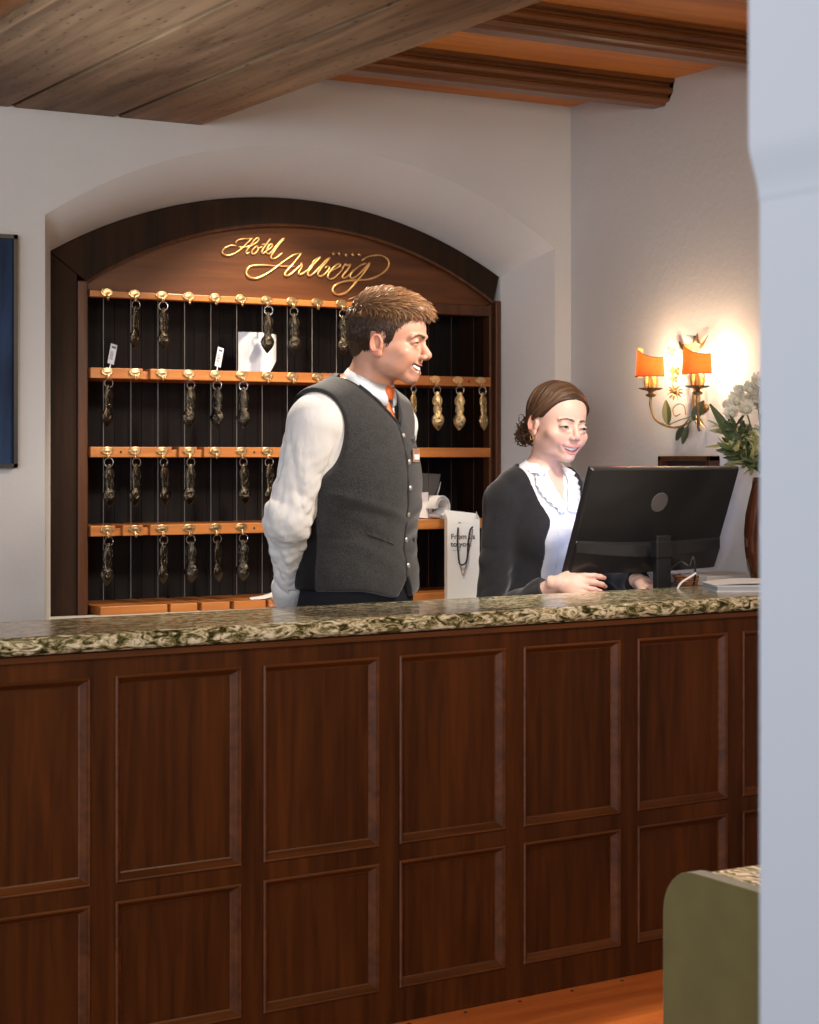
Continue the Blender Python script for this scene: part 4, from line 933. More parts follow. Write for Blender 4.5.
# ---------------------------------------------------------------- head in centimetres: x right ear, y forward, z up, origin between the ears
class Head:
    def __init__(s, male): 
        s.m = male; s.zm = 6.35 if male else 5.95; s.mw = 3.35 if male else 2.65; s.mo = 1.0 if male else .60
    def warp(s, P):
        x, y, z = P
        return (x, np.where(y > 0, y/(1+.14*gsm(z, -.5, 3)), y), z) if s.m else P
    def face(s, P):
        P = s.warp(P); x, y, z = P; ax = np.abs(x); Q = (ax, y, z); m = s.m
        w = 1.0 if m else .99
        d = ell(P, (0, -1.2, 3.2), (7.6, 9.5, 8.2))
        d = smin(d, ell(P, (0, 2.6, -2.4), (6.3*w, 6.1, 6.6 if m else 6.2)), 1.5)
        d = smin(d, cone(Q, (4.9*w, -.2, -5.2), (1.3, 5.8 if m else 6.3, -8.4 if m else -8.1), 1.6, 1.6 if m else 1.4), 1.6)         # jaw
        d = smin(d, ell(P, (0, 6.35 if m else 6.9, -8.5 if m else -8.3), (1.9 if m else 1.5, 1.6, 1.45)), 1.3)       # chin
        d = smin(d, ell(Q, (4.6*w, 5.2, -2.4), (2.2, 2.2, 1.8)), 1.2)                  # cheekbone
        d = smin(d, ell(Q, (3.5*w, 6.5, -3.7), (1.9, 1.5, 1.6) if m else (1.8, 1.3, 1.5)), 1.3)                  # smiling cheek
        d = smin(d, cone(Q, (1.0, 8.3, 1.5 if m else 1.75), (4.6, 6.7, 1.5 if m else 1.7), .75 if m else .42, .6 if m else .22), .9)     # brow
        d = smax(d, -ell(Q, (3.15, 9.1, .05), (1.9, 1.55, 1.05)), .9)                  # socket
        d = smin(d, ell(Q, (4.35*w, 2.6 if m else 2.2, -4.7), (2.2 if m else 1.9, 3.9 if m else 3.6, 3.5 if m else 3.0)), 1.8)                  # cheek to jaw
        # nose
        nb = cone(P, (0, 8.25, .7), (0, 10.2 if m else 9.75, -2.6 if m else -2.0), .68, 1.08 if m else .80); nb = smin(nb, ell(P, (0, 10.35 if m else 9.85, -2.85 if m else -2.25), (1.05 if m else .80, .95, .88)), .5)
        nb = smin(nb, ell(Q, (1.15 if m else 1.0, 9.5 if m else 9.2, -3.45 if m else -2.85), (.72, .95, .68) if m else (.6, .85, .58)), .5)
        d = smin(d, nb, .7)
        d = smax(d, -ell(Q, (.62, 10.05 if m else 9.7, -4.15 if m else -3.45), (.36, .55, .35)), .15)
        # muzzle
        d = smin(d, ell(P, (0, 7.15, .15-s.zm), (2.9, 1.75, 2.2)), 1.0)
        # smile fold
        zc = z+s.zm-.12*x*x; yf = 8.9-.15*x*x
        lipu = np.sqrt((y-yf)**2+(zc-.62*np.clip(1-(ax/2.9)**2, 0, 1))**2+np.maximum(ax-2.7, 0)**2)-((.34 if m else .28)-.04*ax)
        lipl = np.sqrt((y-yf+.35)**2+(zc+.95*np.clip(1-(ax/2.9)**2, 0, 1)**.8)**2+np.maximum(ax-2.6, 0)**2)-((.42 if m else .34)-.05*ax)
        d = smin(d, lipu, .35); d = smin(d, lipl, .35)
        op = np.sqrt(((x)/s.mw)**2+((y-yf)/1.3)**2+((zc+.20)/s.mo)**2)
        opd = (op-1)*.55
        d = smax(d, -opd, .15)
        fold = np.sqrt((y-(8.35-.1*(ax-2.6)))**2+(ax-(3.05+.28*(-z-6)*-1*-.6))**2+0*z)
        fd = cone(Q, (1.9, 9.3, -3.9), (3.75, 7.3, -6.6), .10, .10); d = smax(d, -fd, .30)
        # eye: lids over the ball, narrowed by the smile
        lid = ell(Q, (3.15, 7.25, -.02), (1.42, 1.42, 1.28)); d = smin(d, lid, .28)
        sl = s.slit(P); d = smax(d, -sl, .06)
        d = smin(d, cone(Q, (1.9, 8.25, -1.25), (4.2, 7.4, -1.15), .28, .2), .5)      # lower bag
        # ears
        E = (ax-7.35-.25*(y+1)*-.5, y, z)
        e = ell(E, (0, -1.0, -.9), (.75, 1.75, 3.0)); 
        e = smax(e, -ell(E, (.85, -.75, -.35), (.75, 1.05, 1.75)), .25)
        hx = np.sqrt((np.sqrt(((y+1.0)/1.0)**2+((z+.6)/1.65)**2)-1.28)**2*1.2+((E[0]-.55-.12*(-y-1))/1.0)**2)-.24
        e = smin(e, np.maximum(hx, -z-2.6), .12)
        e = smin(e, cone(E, (.35, .3, -1.6), (.4, .5, -.3), .38, .3), .3)
        e = smin(e, ell(E, (.05, -.2, -3.2), (.42, .8, .8)), .4)
        d = smin(d, e, .5)
        return d
    def slit(s, P):
        x, y, z = P; ax = np.abs(x)-3.15
        zc = z+.02+.20*ax*ax-.05*ax
        hgt = .17 if s.m else .26
        return (np.sqrt((ax/1.28)**2+((y-8.6)/1.6)**2+(zc/hgt)**2)-1)*hgt*.9
    def colour(s, V):
        P = s.warp(tuple(V.T)); x, y, z = P; ax = np.abs(x); m = s.m
        base = np.array((.57, .30, .205) if m else (.72, .46, .37)); c = np.tile(base, (len(V), 1))
        def mixc(w, col): 
            nonlocal c; c = c*(1-w[:, None])+np.array(col)*w[:, None]
        bl = np.exp(-(((ax-4.4)/2.2)**2+((z+3.2)/2.0)**2))*(y > 2); mixc(.45*bl, (.60, .24, .17))
        mixc(.35*np.exp(-((x/1.3)**2+((z+3.2)/1.2)**2))*(y > 8.5), (.62, .22, .16))
        ear = gsm(ax, 7.2, 7.9)*(y < 2)*(y > -3.5)*(z < 3)*(z > -5); mixc(.55*ear, (.62, .20, .13))
        if m: mixc(.18*gsm(-z, 5.5, 7.5)*(y > 1)*(z > -12), (.40, .22, .17))
        zc = z+s.zm-.12*x*x; yf = 8.9-.15*x*x
        lu = np.sqrt((y-yf)**2+(zc-.62*np.clip(1-(ax/2.9)**2, 0, 1))**2+np.maximum(ax-2.7, 0)**2)
        ll = np.sqrt((y-yf+.35)**2+(zc+.95*np.clip(1-(ax/2.9)**2, 0, 1)**.8)**2+np.maximum(ax-2.6, 0)**2)
        w = np.maximum(gsm(-lu, -.68, -.45), gsm(-ll, -.72, -.5)); mixc(w*.85, (.46, .17, .13) if m else (.56, .19, .19))
        op = np.sqrt(((x)/s.mw)**2+((y-yf)/1.3)**2+((zc+.18)/s.mo)**2); mixc(gsm(-op, -1.06, -.98)*(y < yf+.1), (.10, .015, .012))
        sl = s.slit(P); up = (z > -.12+.0*ax); mixc(np.where(up, gsm(-sl, -.27, -.12), .5*gsm(-sl, -.12, -.04))*(y > 5.5), (.02, .008, .006))
        bz = -.45 if m else -.1; b0, b1, b2 = (1.2, 8.9, (1.95 if m else 2.1)+bz), (3.0, 8.2, (2.45 if m else 2.40)+bz), (4.5, 7.2, 2.1+bz)
        db = np.minimum(cone((ax, y, z), b0, b1, .32, .3), cone((ax, y, z), b1, b2, .3, .1)); mixc(gsm(-db, -.35, .05)*.85, (.10, .05, .025) if m else (.05, .03, .02))
        return np.clip(c, 0, 1)
def ellproj(d, c=(0, -1.2, 3.2), r=(7.6, 9.5, 8.2), off=0):
    d = np.asarray(d, float); rr = np.array(r)+off; k = 1/np.sqrt(((d/rr)**2).sum(-1, keepdims=True)); return np.array(c)+d*k
def locks(paths, r0, n=5, colf=None):
    """tapered strands along paths (K,m,3)"""
    paths = np.asarray(paths, float); K, m, _ = paths.shape
    T = np.gradient(paths, axis=1); T /= np.linalg.norm(T, axis=2, keepdims=True)+1e-9
    A = np.cross(T, np.array([.3, .2, .93])); A /= np.linalg.norm(A, axis=2, keepdims=True)+1e-9; B = np.cross(T, A)
    t = np.linspace(0, 1, m); prof = (np.sin(PI*np.clip(t*.9+.12, 0, 1))**.6)[None, :, None]*np.asarray(r0).reshape(-1, 1, 1)
    ring = np.stack([paths+(A*math.cos(2*PI*k/n)+B*math.sin(2*PI*k/n)*.75)*prof for k in range(n)], 2)
    V = ring.reshape(-1, 3); base = (np.arange(K)[:, None, None]*m+np.arange(m-1)[None, :, None])*n; k = np.arange(n)[None, None, :]; k2 = (k+1) % n
    F = np.stack([base+k, base+k2, base+n+k2, base+n+k], -1).reshape(-1, 4)
    return V, F
# ---------------------------------------------------------------- hands (metres, local: fingers +x, palm normal -z, thumb +y)
def hand_sdf(P, curl=(.5, .5, .5, .5), thumb=.4, spread=1.0):
    d = ell(P, (.045, 0, 0), (.048, .038, .014)); d = smin(d, cone(P, (-.02, 0, 0), (.02, 0, 0), .024, .022), .02)
    fl = [(.030, .095, .070, .0095), (.010, .10, .078, .0098), (-.011, .097, .073, .0093), (-.030, .088, .058, .0082)]
    tips = []
    for (y0, x0, L, r), cu in zip(fl, curl):
        a = -.0; p = [.082 if y0 < .02 else .08, y0, 0]; ang = cu*.45; pts = [tuple(p)]; sp = y0*.25*spread
        for seg, fr in ((0, .45), (1, .31), (2, .24)):
            ang_ = ang; p = [p[0]+L*fr*math.cos(ang_), p[1]+sp*fr, p[2]-L*fr*math.sin(ang_)]; pts.append(tuple(p)); ang += cu*.9
        d = smin(d, chain(P, [(.045, y0*.8, 0)]+pts, [r*.9, r, r*.97, r*.9, r*.75], .003), .005)
        tips.append(pts[-1])
    t0 = (.012, .022, -.004); t1 = (.045, .050, -.010-.01*thumb); t2 = (.072, .058-.02*thumb, -.016-.014*thumb); t3 = (.092, .058-.035*thumb, -.020-.02*thumb)
    d = smin(d, chain(P, [t0, t1, t2, t3], [.015, .0125, .0105, .0075], .006), .008)
    return d
def hand_part(wrist, xdir, palm, col, left=False, hs=1.0, **k):
    """surface of a hand placed at the wrist: xdir along the fingers, palm = the way the palm faces"""
    xd = Vector(xdir).normalized(); zn = -Vector(palm); zn = (zn-xd*zn.dot(xd)).normalized(); yd = zn.cross(xd)
    V, F = surface(lambda P: hand_sdf(P, **k), (-.035, -.06, -.09), (.175, .08, .035), .0026); V = V*hs
    if left: V = V*np.array([1, -1, 1]); F = F[:, ::-1]
    R = np.array([list(xd), list(yd), list(zn)]); W = V @ R+np.array(wrist)
    c = np.tile(np.array(col), (len(V), 1)); t = gsm(V[:, 0]/hs, .12, .16)[:, None]*.5; c = c*(1-t)+np.array((.62, .25, .18))*t
    return W, F, c
def eyes(parent, Mh, sc_):
    for sx in (1, -1):
        u = np.linspace(0, PI, 17); v = np.linspace(0, 2*PI, 25)[:-1]; U, Vv = np.meshgrid(u, v, indexing='ij')
        n = np.stack([np.sin(U)*np.cos(Vv), np.cos(U), np.sin(U)*np.sin(Vv)], -1).reshape(-1, 3)
        F = np.array([[i*24+j, i*24+(j+1) % 24, (i+1)*24+(j+1) % 24, (i+1)*24+j] for i in range(16) for j in range(24)])
        ang = n[:, 1]; c = np.where((ang > .965)[:, None], (.01, .008, .006), np.where((ang > .86)[:, None], (.10, .06, .035), (.34, .32, .31)))
        V = n*1.22+np.array((3.15*sx, 7.26, 0)); W = (V*sc_) @ np.array(Mh.to_3x3()).T+np.array(Mh.translation)
        npmesh('eye', W, F, M['eye'], parent, c)
def teeth(parent, Mh, sc_, zm):
    bm = bmesh.new(); 
    for row, (z0, z1, yo) in enumerate(((.42, -.28, -.45), (-.62, -.95, -.75))):
        for i in range(-5, 6):
            x = i*.44; w = .218; P8 = []
            for dx in (-w, w):
                for dz in (z0, z1+.05*abs(i)*.3):
                    for dy in (0, -.45):
                        xx = x+dx; zc = dz; P8.append((xx, 8.9-.15*xx*xx+yo+dy, zc-zm+.12*xx*xx*.9))
            vs = [bm.verts.new((Mh @ (Vector(p)*sc_))) for p in P8]
            for q in ((0, 1, 3, 2), (4, 6, 7, 5), (0, 4, 5, 1), (2, 3, 7, 6), (0, 2, 6, 4), (1, 5, 7, 3)): bm.faces.new([vs[k] for k in q])
    obj('teeth', bm, M['teeth'], parent)
def person_root(px, F, yaw, label):
    d = (math.sin(yaw)*VR[0]-math.cos(yaw)*VF[0], math.sin(yaw)*VR[1]-math.cos(yaw)*VF[1])
    p = at(px, 457, F); rz = math.atan2(-d[0], d[1])
    return thing('person', label, 'person', (p.x, p.y, 0), rz, None)
def headmat(pos, yaw, pitch, roll, sc_):
    return Matrix.Translation(pos) @ Matrix.Rotation(yaw, 4, 'Z') @ Matrix.Rotation(-pitch, 4, 'X') @ Matrix.Rotation(roll, 4, 'Y')
def to_head(P, Mh, sc_):
    R = np.array(Mh.to_3x3()); t = np.array(Mh.translation); x, y, z = P[0]-t[0], P[1]-t[1], P[2]-t[2]
    return tuple((R[0, i]*x+R[1, i]*y+R[2, i]*z)/sc_ for i in range(3))
def from_head(V, Mh, sc_): return (np.asarray(V)*sc_) @ np.array(Mh.to_3x3()).T+np.array(Mh.translation)
def R_(d): return math.radians(d)
# ================================================================== the man
man = person_root(357, 4.98, R_(60), 'young man in grey waistcoat, white shirt and orange tie, hands behind his back, laughing')
HS = .0102; hp = (-.008, .091, 1.737); MH_ = headmat(hp, R_(14), R_(3), R_(0), HS)
hd = Head(True)
def man_torso(P):
    d = ell(P, (0, -.01, .98), (.172, .125, .17)); d = smin(d, ell(P, (0, .005, 1.16), (.152, .118, .2)), .07)
    d = smin(d, ell(P, (0, .012, 1.38), (.178, .128, .21)), .07)
    Q = (np.abs(P[0]), P[1], P[2])
    d = smin(d, cone(Q, (.04, .0, 1.53), (.175, -.01, 1.535), .075, .062), .06)
    d = smin(d, cone(Q, (.03, -.005, 1.60), (.13, -.01, 1.555), .055, .05), .05)
    return d
NK0, NK1 = (0, .008, 1.555), (-.004, .055, 1.69)
def man_arms(P, off=0, which=(1, -1)):
    d = None
    for s in which:
        e = chain(P, [(s*.19, -.008, 1.53), (s*.220, -.064, 1.275), (s*.075, -.165, 1.075)], [.052+off, .040+off, .022+off], .02); d = e if d is None else np.minimum(d, e)
    return d
def man_body(P):
    d = smin(man_torso(P), man_arms(P), .03)
    d = smin(d, cone(P, NK0, NK1, .062, .058), .035)
    Q = (np.abs(P[0]), P[1], P[2])
    d = smin(d, chain(Q, [(.088, -.01, .95), (.10, .0, .52), (.11, -.01, .09)], [.092, .060, .042], .03), .04)
    return d
def man_all(P):
    b = man_body(P); h = hd.face(to_head(P, MH_, HS))*HS; return smin(b, h, .02)
def skin_parts(allf, headf, Mh, sc_, zc, top, col, lo, hi):
    V1, F1 = surface(allf, (-.13, -.10, zc-.012), (.13, .24, top), .0018)
    Hc = headf.colour((V1-np.array(Mh.translation)) @ np.array(Mh.to_3x3())/sc_)
    V2, F2 = surface(allf, lo, (hi[0], hi[1], zc), .008)
    return [(V1, F1, Hc), (V2, F2, np.array(col))]
parts = skin_parts(man_all, hd, MH_, HS, 1.60, 1.90, (.57, .30, .205), (-.36, -.28, .05), (.36, .2, 1.6))
parts.append(hand_part((.075, -.165, 1.075), (-.95, -.1, -.35), (0, -1, .1), (.57, .30, .205), curl=(.6, .7, .8, .9), thumb=.5))
parts.append(hand_part((-.075, -.170, 1.075), (.95, -.25, -.45), (0, -1, .1), (.57, .30, .205), left=True, curl=(.8, .8, .9, .9), thumb=.5))
V, F, c = merge(parts); npmesh('body', V, F, M['skin'], man, c)
eyes(man, MH_, HS); teeth(man, MH_, HS, 6.35)
# trousers and shoes
def trousers(P):
    Q = (np.abs(P[0]), P[1], P[2])
    d = smin(ell(P, (0, -.01, .97), (.184, .138, .17)), chain(Q, [(.09, -.01, .93), (.10, .0, .52), (.11, -.01, .07)], [.105, .085, .070], .03), .05)
    d = smin(d, man_torso(P)-.012, .02); d = smax(d, P[2]-1.125, .01); return d+.0015*wob(P, 30, 3)
V, F = surface(trousers, (-.3, -.25, .03), (.3, .25, 1.16), .008); npmesh('trousers', V, F, M['trouser'], man)
def shoe(P, s, y0=0.0):
    d = smin(ell(P, (s*.11, .07+y0, .035), (.045, .12, .04)), ell(P, (s*.11, -.02+y0, .05), (.038, .05, .055)), .03); return smax(d, -P[2]+.001, .004)
for s in (1, -1):
    V, F = surface(lambda P: shoe(P, s), (s*.11-.06, -.1, -.005), (s*.11+.06, .22, .12), .005); npmesh('shoe', V, F, M['shoe'], man)
# shirt: torso, loose sleeves, cuffs
def sleeve(P, s):
    a, b, c_ = (s*.195, -.008, 1.525), (s*.222, -.064, 1.290), (s*.088, -.150, 1.095)
    t = conet(P, a, b); t2 = conet(P, b, c_)
    d = chain(P, [a, b, c_], [.069, .056, .036], .04)
    x, y, z = P
    # long drape folds running down the upper arm, cross creases near elbow and cuff
    ang = np.arctan2(y-(-.01-.30*(1.53-z)), (x-s*.21)*s)
    rg = lambda a, b, c2, sc_, sd: 1-2.2*np.abs(wob((x*a, y*b, z*c2), sc_, sd))
    f = .0038*rg(1, 1, .38, 42, 5)*gsm(t, -.1, .25)+.0040*rg(.9, .9, 1.0, 40, 6)*gsm(t, .45, .9)*gsm(1.15-t2, 0, .3)+.0022*rg(1, 1, .7, 95, 7)*gsm(t, .05, .3)
    f = f+.0022*rg(.6, .6, 1.6, 40, 11)*gsm(t2, .1, .5)
    return d+f
def shirt(P):
    d = man_torso(P)-.006; d = smax(d, P[2]-1.62, .01)
    d = smin(d, sleeve(P, 1), .012); d = smin(d, sleeve(P, -1), .012)
    d = smin(d, cone(P, NK0, (-.002, .03, 1.625), .070, .064), .02)
    d = smax(d, -cone(P, (0, .02, 1.60), NK1, .061, .058), .004)
    return smax(d, 1.085-P[2]-.2*(np.abs(P[0])*-0-P[1]*0), .005) if False else np.where((P[1] > -.125)&(np.abs(P[0]) < .19), smax(d, 1.10-P[2], .005), smax(d, 1.0-P[2], .005))
V, F = surface(shirt, (-.37, -.3, .98), (.37, .2, 1.67), .0042); npmesh('shirt', V, F, M['shirt'], man)
for s in (1, -1):
    V, F = surface(lambda P: smax(cone(P, (s*.098, -.153, 1.105), (s*.070, -.168, 1.072), .041, .037), -cone(P, (s*.098, -.153, 1.105), (s*.060, -.172, 1.060), .031, .031), .003), (s*.085-.09, -.24, 1.0), (s*.085+.09, -.08, 1.18), .004); npmesh('cuff', V, F, M['shirt'], man)
# collar: stand plus folded leaves
def neck_axis(z): t = (z-NK0[2])/(NK1[2]-NK0[2]); return NK0[0]+(NK1[0]-NK0[0])*t, NK0[1]+(NK1[1]-NK0[1])*t
def collar_mesh(parent, mat, name='collar'):
    bm = bmesh.new(); n = 48; rows = []
    for i in range(n+1):
        a = PI/2+.16+(2*PI-.32)*i/n         # starts just beside the front centre (+y)
        fr = (1+math.sin(a))/2                # 1 front, 0 back
        zt = 1.672-.048*fr**1.2; zb_ = zt-.030-.022*fr**2
        ct = neck_axis(zt); cb = neck_axis(zb_)
        c, s_ = math.cos(a), math.sin(a)
        rt, rb = .0665, .083+.006*fr
        row = []
        for cc, r, z in ((ct, rt-.004, zt-.03), (ct, rt-.003, zt), (ct, rt, zt+.003), (((ct[0]+cb[0])/2, (ct[1]+cb[1])/2), (rt+rb)/2+.002, (zt+zb_)/2), (cb, rb, zb_), (cb, rb-.004, zb_)):
            row.append(bm.verts.new((cc[0]+r*c, cc[1]+r*s_*1.0, z)))
        rows.append(row)
    for a_, c_ in zip(rows, rows[1:]):
        for k in range(5): bm.faces.new((a_[k], c_[k], c_[k+1], a_[k+1]))
    o = obj(name, bm, mat, parent, smooth=True); md = o.modifiers.new('s', 'SOLIDIFY'); md.thickness = .003; return o
collar_mesh(man, M['collar'])
# waistcoat
def vopen(z): return np.clip((z-1.530)*.85, -1, 1)
def vest(P):
    x, y, z = P; ax = np.abs(x)
    d = man_torso(P)-.017
    # folds at the waist and belly
    side = gsm(y, -.08, .06)
    d = d+.0040*(1-2*np.abs(wob((x*.9, y*.9, z*3.2), 16, 21)))*gsm(1.42-z, 0, .2)*side+.0022*np.sin(z*95-ax*28+1.5*np.sin(x*25))*gsm(1.33-z, 0, .12)*side*gsm(z, 1.1, 1.18)+.0018*wob(P, 28, 9)
    d = d-.004*np.exp(-((z-1.28-.35*ax)/.012)**2)*gsm(y, 0, .05)
    d = smin(d, ell(P, (0, .0, 1.14), (.172, .142, .12)), .05)
    # arm holes
    d = smax(d, -ell((ax, y, z), (.232, -.005, 1.50), (.078, .135, .125)), .006)
    # neck and V opening
    d = smax(d, -(np.where(y > .0, ax-vopen(z), 1.0)), .004)
    d = smax(d, -cone(P, (0, .012, 1.58), (-.002, .048, 1.70), .082, .090), .005)
    # hem: lower at the centre with a cut-away point
    hem = 1.085+.02*gsm(ax, .03, .14)+.055*np.clip(1-ax/.035, 0, 1)*(y > 0)
    d = smax(d, hem-z, .004); return d
V, F = surface(vest, (-.24, -.2, 1.05), (.24, .2, 1.69), .0034); vest_o = npmesh('waistcoat', V, F, M['vest'], man)
vest_o.data.materials.append(M['satin'])
fc = V[F].mean(1); fp = tuple(fc.T); sat = ((fc[:, 1] < -.012)&(fc[:, 2] < 1.60))|(cone(fp, (0, .012, 1.58), (-.002, .048, 1.70), .082, .090) < .013)|((fc[:, 1] > 0)&(fc[:, 2] > 1.50)&(np.abs(fc[:, 0])-vopen(fc[:, 2]) < .013)); vest_o.data.polygons.foreach_set('material_index', sat.astype(np.int32))
# project onto the vest front to lay buttons, placket, pockets
def march(f, o, d, n=220, step=.003):
    o = np.array(o, float); d = np.array(d, float); d /= np.linalg.norm(d)
    for i in range(n):
        p = o+d*step*i
        if float(f((np.float64(p[0]), np.float64(p[1]), np.float64(p[2])))) < 0: return Vector(p)
    return Vector(o)
def onvest(x, z, off=.002, d=(0, -1, 0)):
    p = march(vest, (x, .3, z), d); return p+Vector((0, off, 0))
bm = bmesh.new(); pl_ = [onvest(.006, z, .0005) for z in np.linspace(1.10, 1.535, 26)]
tube(bm, pl_, .0038, 6); obj('front_edging', bm, M['vestedge'], vest_o, smooth=True)
bm = bmesh.new()
for s in (1, -1):
    pts = []
    for z in np.linspace(1.53, 1.625, 12):
        x = s*(float(vopen(z))+.003); pts.append(onvest(x, z, .001))
    tube(bm, pts, .0042, 6)
obj('neck_edging', bm, M['vestedge'], vest_o, smooth=True)
for z in (1.497, 1.430, 1.363, 1.296, 1.230, 1.165):
    p = onvest(-.006, z, -.001); bm = bmesh.new(); lathe(bm, [(.0075, 0), (.0075, .003), (.005, .0045), (.001, .004)], p, 14, 1, 1, Matrix.Rotation(-PI/2, 3, 'X')); obj('button', bm, M['button'], vest_o, smooth=True)
def welt(xz0, xz1, name):
    bm = bmesh.new(); n = 10; rows = []
    for i in range(n+1):
        t = i/n; x = xz0[0]+(xz1[0]-xz0[0])*t; z = xz0[1]+(xz1[1]-xz0[1])*t
        dr = np.array((x*1.0, .0, 0)); o3 = Vector((x*1.6, .32, z)); d3 = (Vector((x*.55, 0, z))-o3)
        p = march(vest, o3, d3); nn_ = (Vector((p.x, p.y*1.2, 0))).normalized()
        rows.append([bm.verts.new(p+nn_*k+Vector((0, 0, dz))) for k, dz in ((-.002, 0), (.0035, 0), (.0035, .012), (-.002, .012))])
    for a_, c_ in zip(rows, rows[1:]):
        for k in range(4): bm.faces.new((a_[k], a_[(k+1) % 4], c_[(k+1) % 4], c_[k]))
    bm.faces.new(rows[0]); bm.faces.new(rows[-1][::-1]); obj(name, bm, M['vest'], vest_o)
welt((.050, 1.222), (.135, 1.250), 'pocket_welt'); welt((-.050, 1.222), (-.135, 1.250), 'pocket_welt'); welt((-.045, 1.478), (-.095, 1.486), 'breast_pocket')
p = onvest(-.050, 1.447, .004); bm = bmesh.new(); box(bm, (p.x, p.y, p.z-.0), (.058, .004, .036), rz=.25); bd = obj('name_badge', bm, M['badge'], man, bevel=.002); bd['label'] = 'copper coloured name badge'
bm = bmesh.new(); box(bm, (p.x, p.y+.0025, p.z-.004), (.046, .001, .013), rz=.25); obj('badge_stripe', bm, M['paper'], bd)
# tie: knot and blade
bm = bmesh.new(); kz = 1.607; ky = march(shirt, (0, .3, 1.60), (0, -1, 0)).y
prof = [(.001, .018), (.019, .016), (.022, .004), (.018, -.012), (.014, -.018), (.001, -.019)]
lathe(bm, [(r, z) for r, z in prof], (0, ky+.004, kz), 16, 1.0, .7)
rows = []
for i in range(9):
    t = i/8; z = kz-.014-.14*t; w_ = .016+.026*t; yy = march(shirt, (0, .3, z), (0, -1, 0)).y
    rows.append([bm.verts.new((x, y, z)) for x, y in ((-w_, yy+.002), (0, yy+.009), (w_, yy+.002), (0, yy+.001))])
for a_, c_ in zip(rows, rows[1:]):
    for k in range(4): bm.faces.new((a_[k], a_[(k+1) % 4], c_[(k+1) % 4], c_[k]))
bm.faces.new(rows[0]); bm.faces.new(rows[-1][::-1]); obj('tie', bm, M['tie'], man, smooth=True)
# hair
def hl_m(y): return np.interp(y, [-12, -7, -4.0, -3.0, -2.6, 1.0, 1.3, 2.6, 3.4, 5.2, 7, 12], [-4.2, -4.0, -3.4, -2.2, 2.3, 2.5, -1.2, -1.0, 3.2, 5.0, 6.1, 6.4])
def hair_m(P):
    x, y, z = P
    d = ell(P, (0, -1.2, 3.2), (7.8, 9.7, 8.5)); 
    d = smin(d, ell(P, (0, 1.0, 7.9), (6.2, 8.2, 4.3)), 1.2)
    d = smin(d, ell(P, (0, 6.6, 8.3), (4.8, 3.0, 2.4)), .8)
    d = smin(d, ell(P, (0, -6.9, -1.5), (5.0, 3.0, 3.6)), 1.5)
    d = smax(d, (hl_m(y)-z)*.6, .35)+.07*wob((x*2, y*2, z*.7), 4.5, 14)
    return d+.14*wob((x*2.2, y*.8, z*1.2), 1.7, 4)*gsm(z, 3, 8)
V, F = surface(lambda P: hair_m(hd.warp(P)), (-9.5, -12.5, -7), (9.5, 13, 14), .22)
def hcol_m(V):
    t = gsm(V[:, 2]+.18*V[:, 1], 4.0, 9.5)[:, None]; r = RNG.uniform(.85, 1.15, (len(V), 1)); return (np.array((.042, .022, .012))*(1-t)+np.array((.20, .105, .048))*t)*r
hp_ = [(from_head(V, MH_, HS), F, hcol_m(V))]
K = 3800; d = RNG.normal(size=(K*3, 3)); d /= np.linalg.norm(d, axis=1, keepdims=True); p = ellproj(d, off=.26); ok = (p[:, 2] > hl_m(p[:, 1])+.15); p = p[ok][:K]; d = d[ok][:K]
nrm = (p-np.array((0, -1.2, 3.2)))/np.array((7.6, 9.5, 8.2))**2; nrm /= np.linalg.norm(nrm, axis=1, keepdims=True)
top = gsm(p[:, 2], 6.0, 9.5)[:, None]; frn = gsm(p[:, 1], 0, 7)[:, None]
flow = top*np.stack([-.35+0*p[:, 0]+.25*RNG.normal(size=len(p)), 1.0+0*p[:, 0], .05*RNG.normal(size=len(p))], 1)+(1-top)*np.stack([0*p[:, 0], -.35+.2*RNG.normal(size=len(p)), -1+0*p[:, 0]], 1)
flow += .28*RNG.normal(size=flow.shape)*top; flow -= nrm*(flow*nrm).sum(1, keepdims=True); flow /= np.linalg.norm(flow, axis=1, keepdims=True)
Ln = (1.3+2.9*top+1.0*top*frn)*RNG.uniform(.7, 1.15, (len(p), 1)); lift = (.15+1.35*top)*RNG.uniform(.6, 1.2, (len(p), 1))
paths = []
for t in np.linspace(0, 1, 6):
    q = p+flow*Ln*t+nrm*(lift*(1.9*t-1.05*t*t)+top*.9); q[:, 2] -= (frn*top)[:, 0]*1.1*t*t*gsm(p[:, 1], 4, 8)
    c0 = np.array((0, -1.2, 3.2)); e = (q-c0)/np.array((7.9, 9.8, 8.5)); k = np.linalg.norm(e, axis=1, keepdims=True); q = np.where(k < 1, c0+(q-c0)/k, q)
    paths.append(q)
paths = np.stack(paths, 1); yy = paths[..., 1]; paths[..., 1] = np.where(yy > 0, yy*(1+.14*gsm(paths[..., 2], -.5, 3)), yy); Vl, Fl = locks(paths, RNG.uniform(.10, .22, len(p))*(1-.35*(1-top[:, 0])))
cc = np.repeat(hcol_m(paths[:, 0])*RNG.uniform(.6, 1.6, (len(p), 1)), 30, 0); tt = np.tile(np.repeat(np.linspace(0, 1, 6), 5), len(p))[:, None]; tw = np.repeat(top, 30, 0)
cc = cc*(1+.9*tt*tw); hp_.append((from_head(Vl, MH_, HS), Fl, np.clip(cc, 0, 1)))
V, F, c = merge(hp_); npmesh('hair', V, F, M['hair'], man, c)
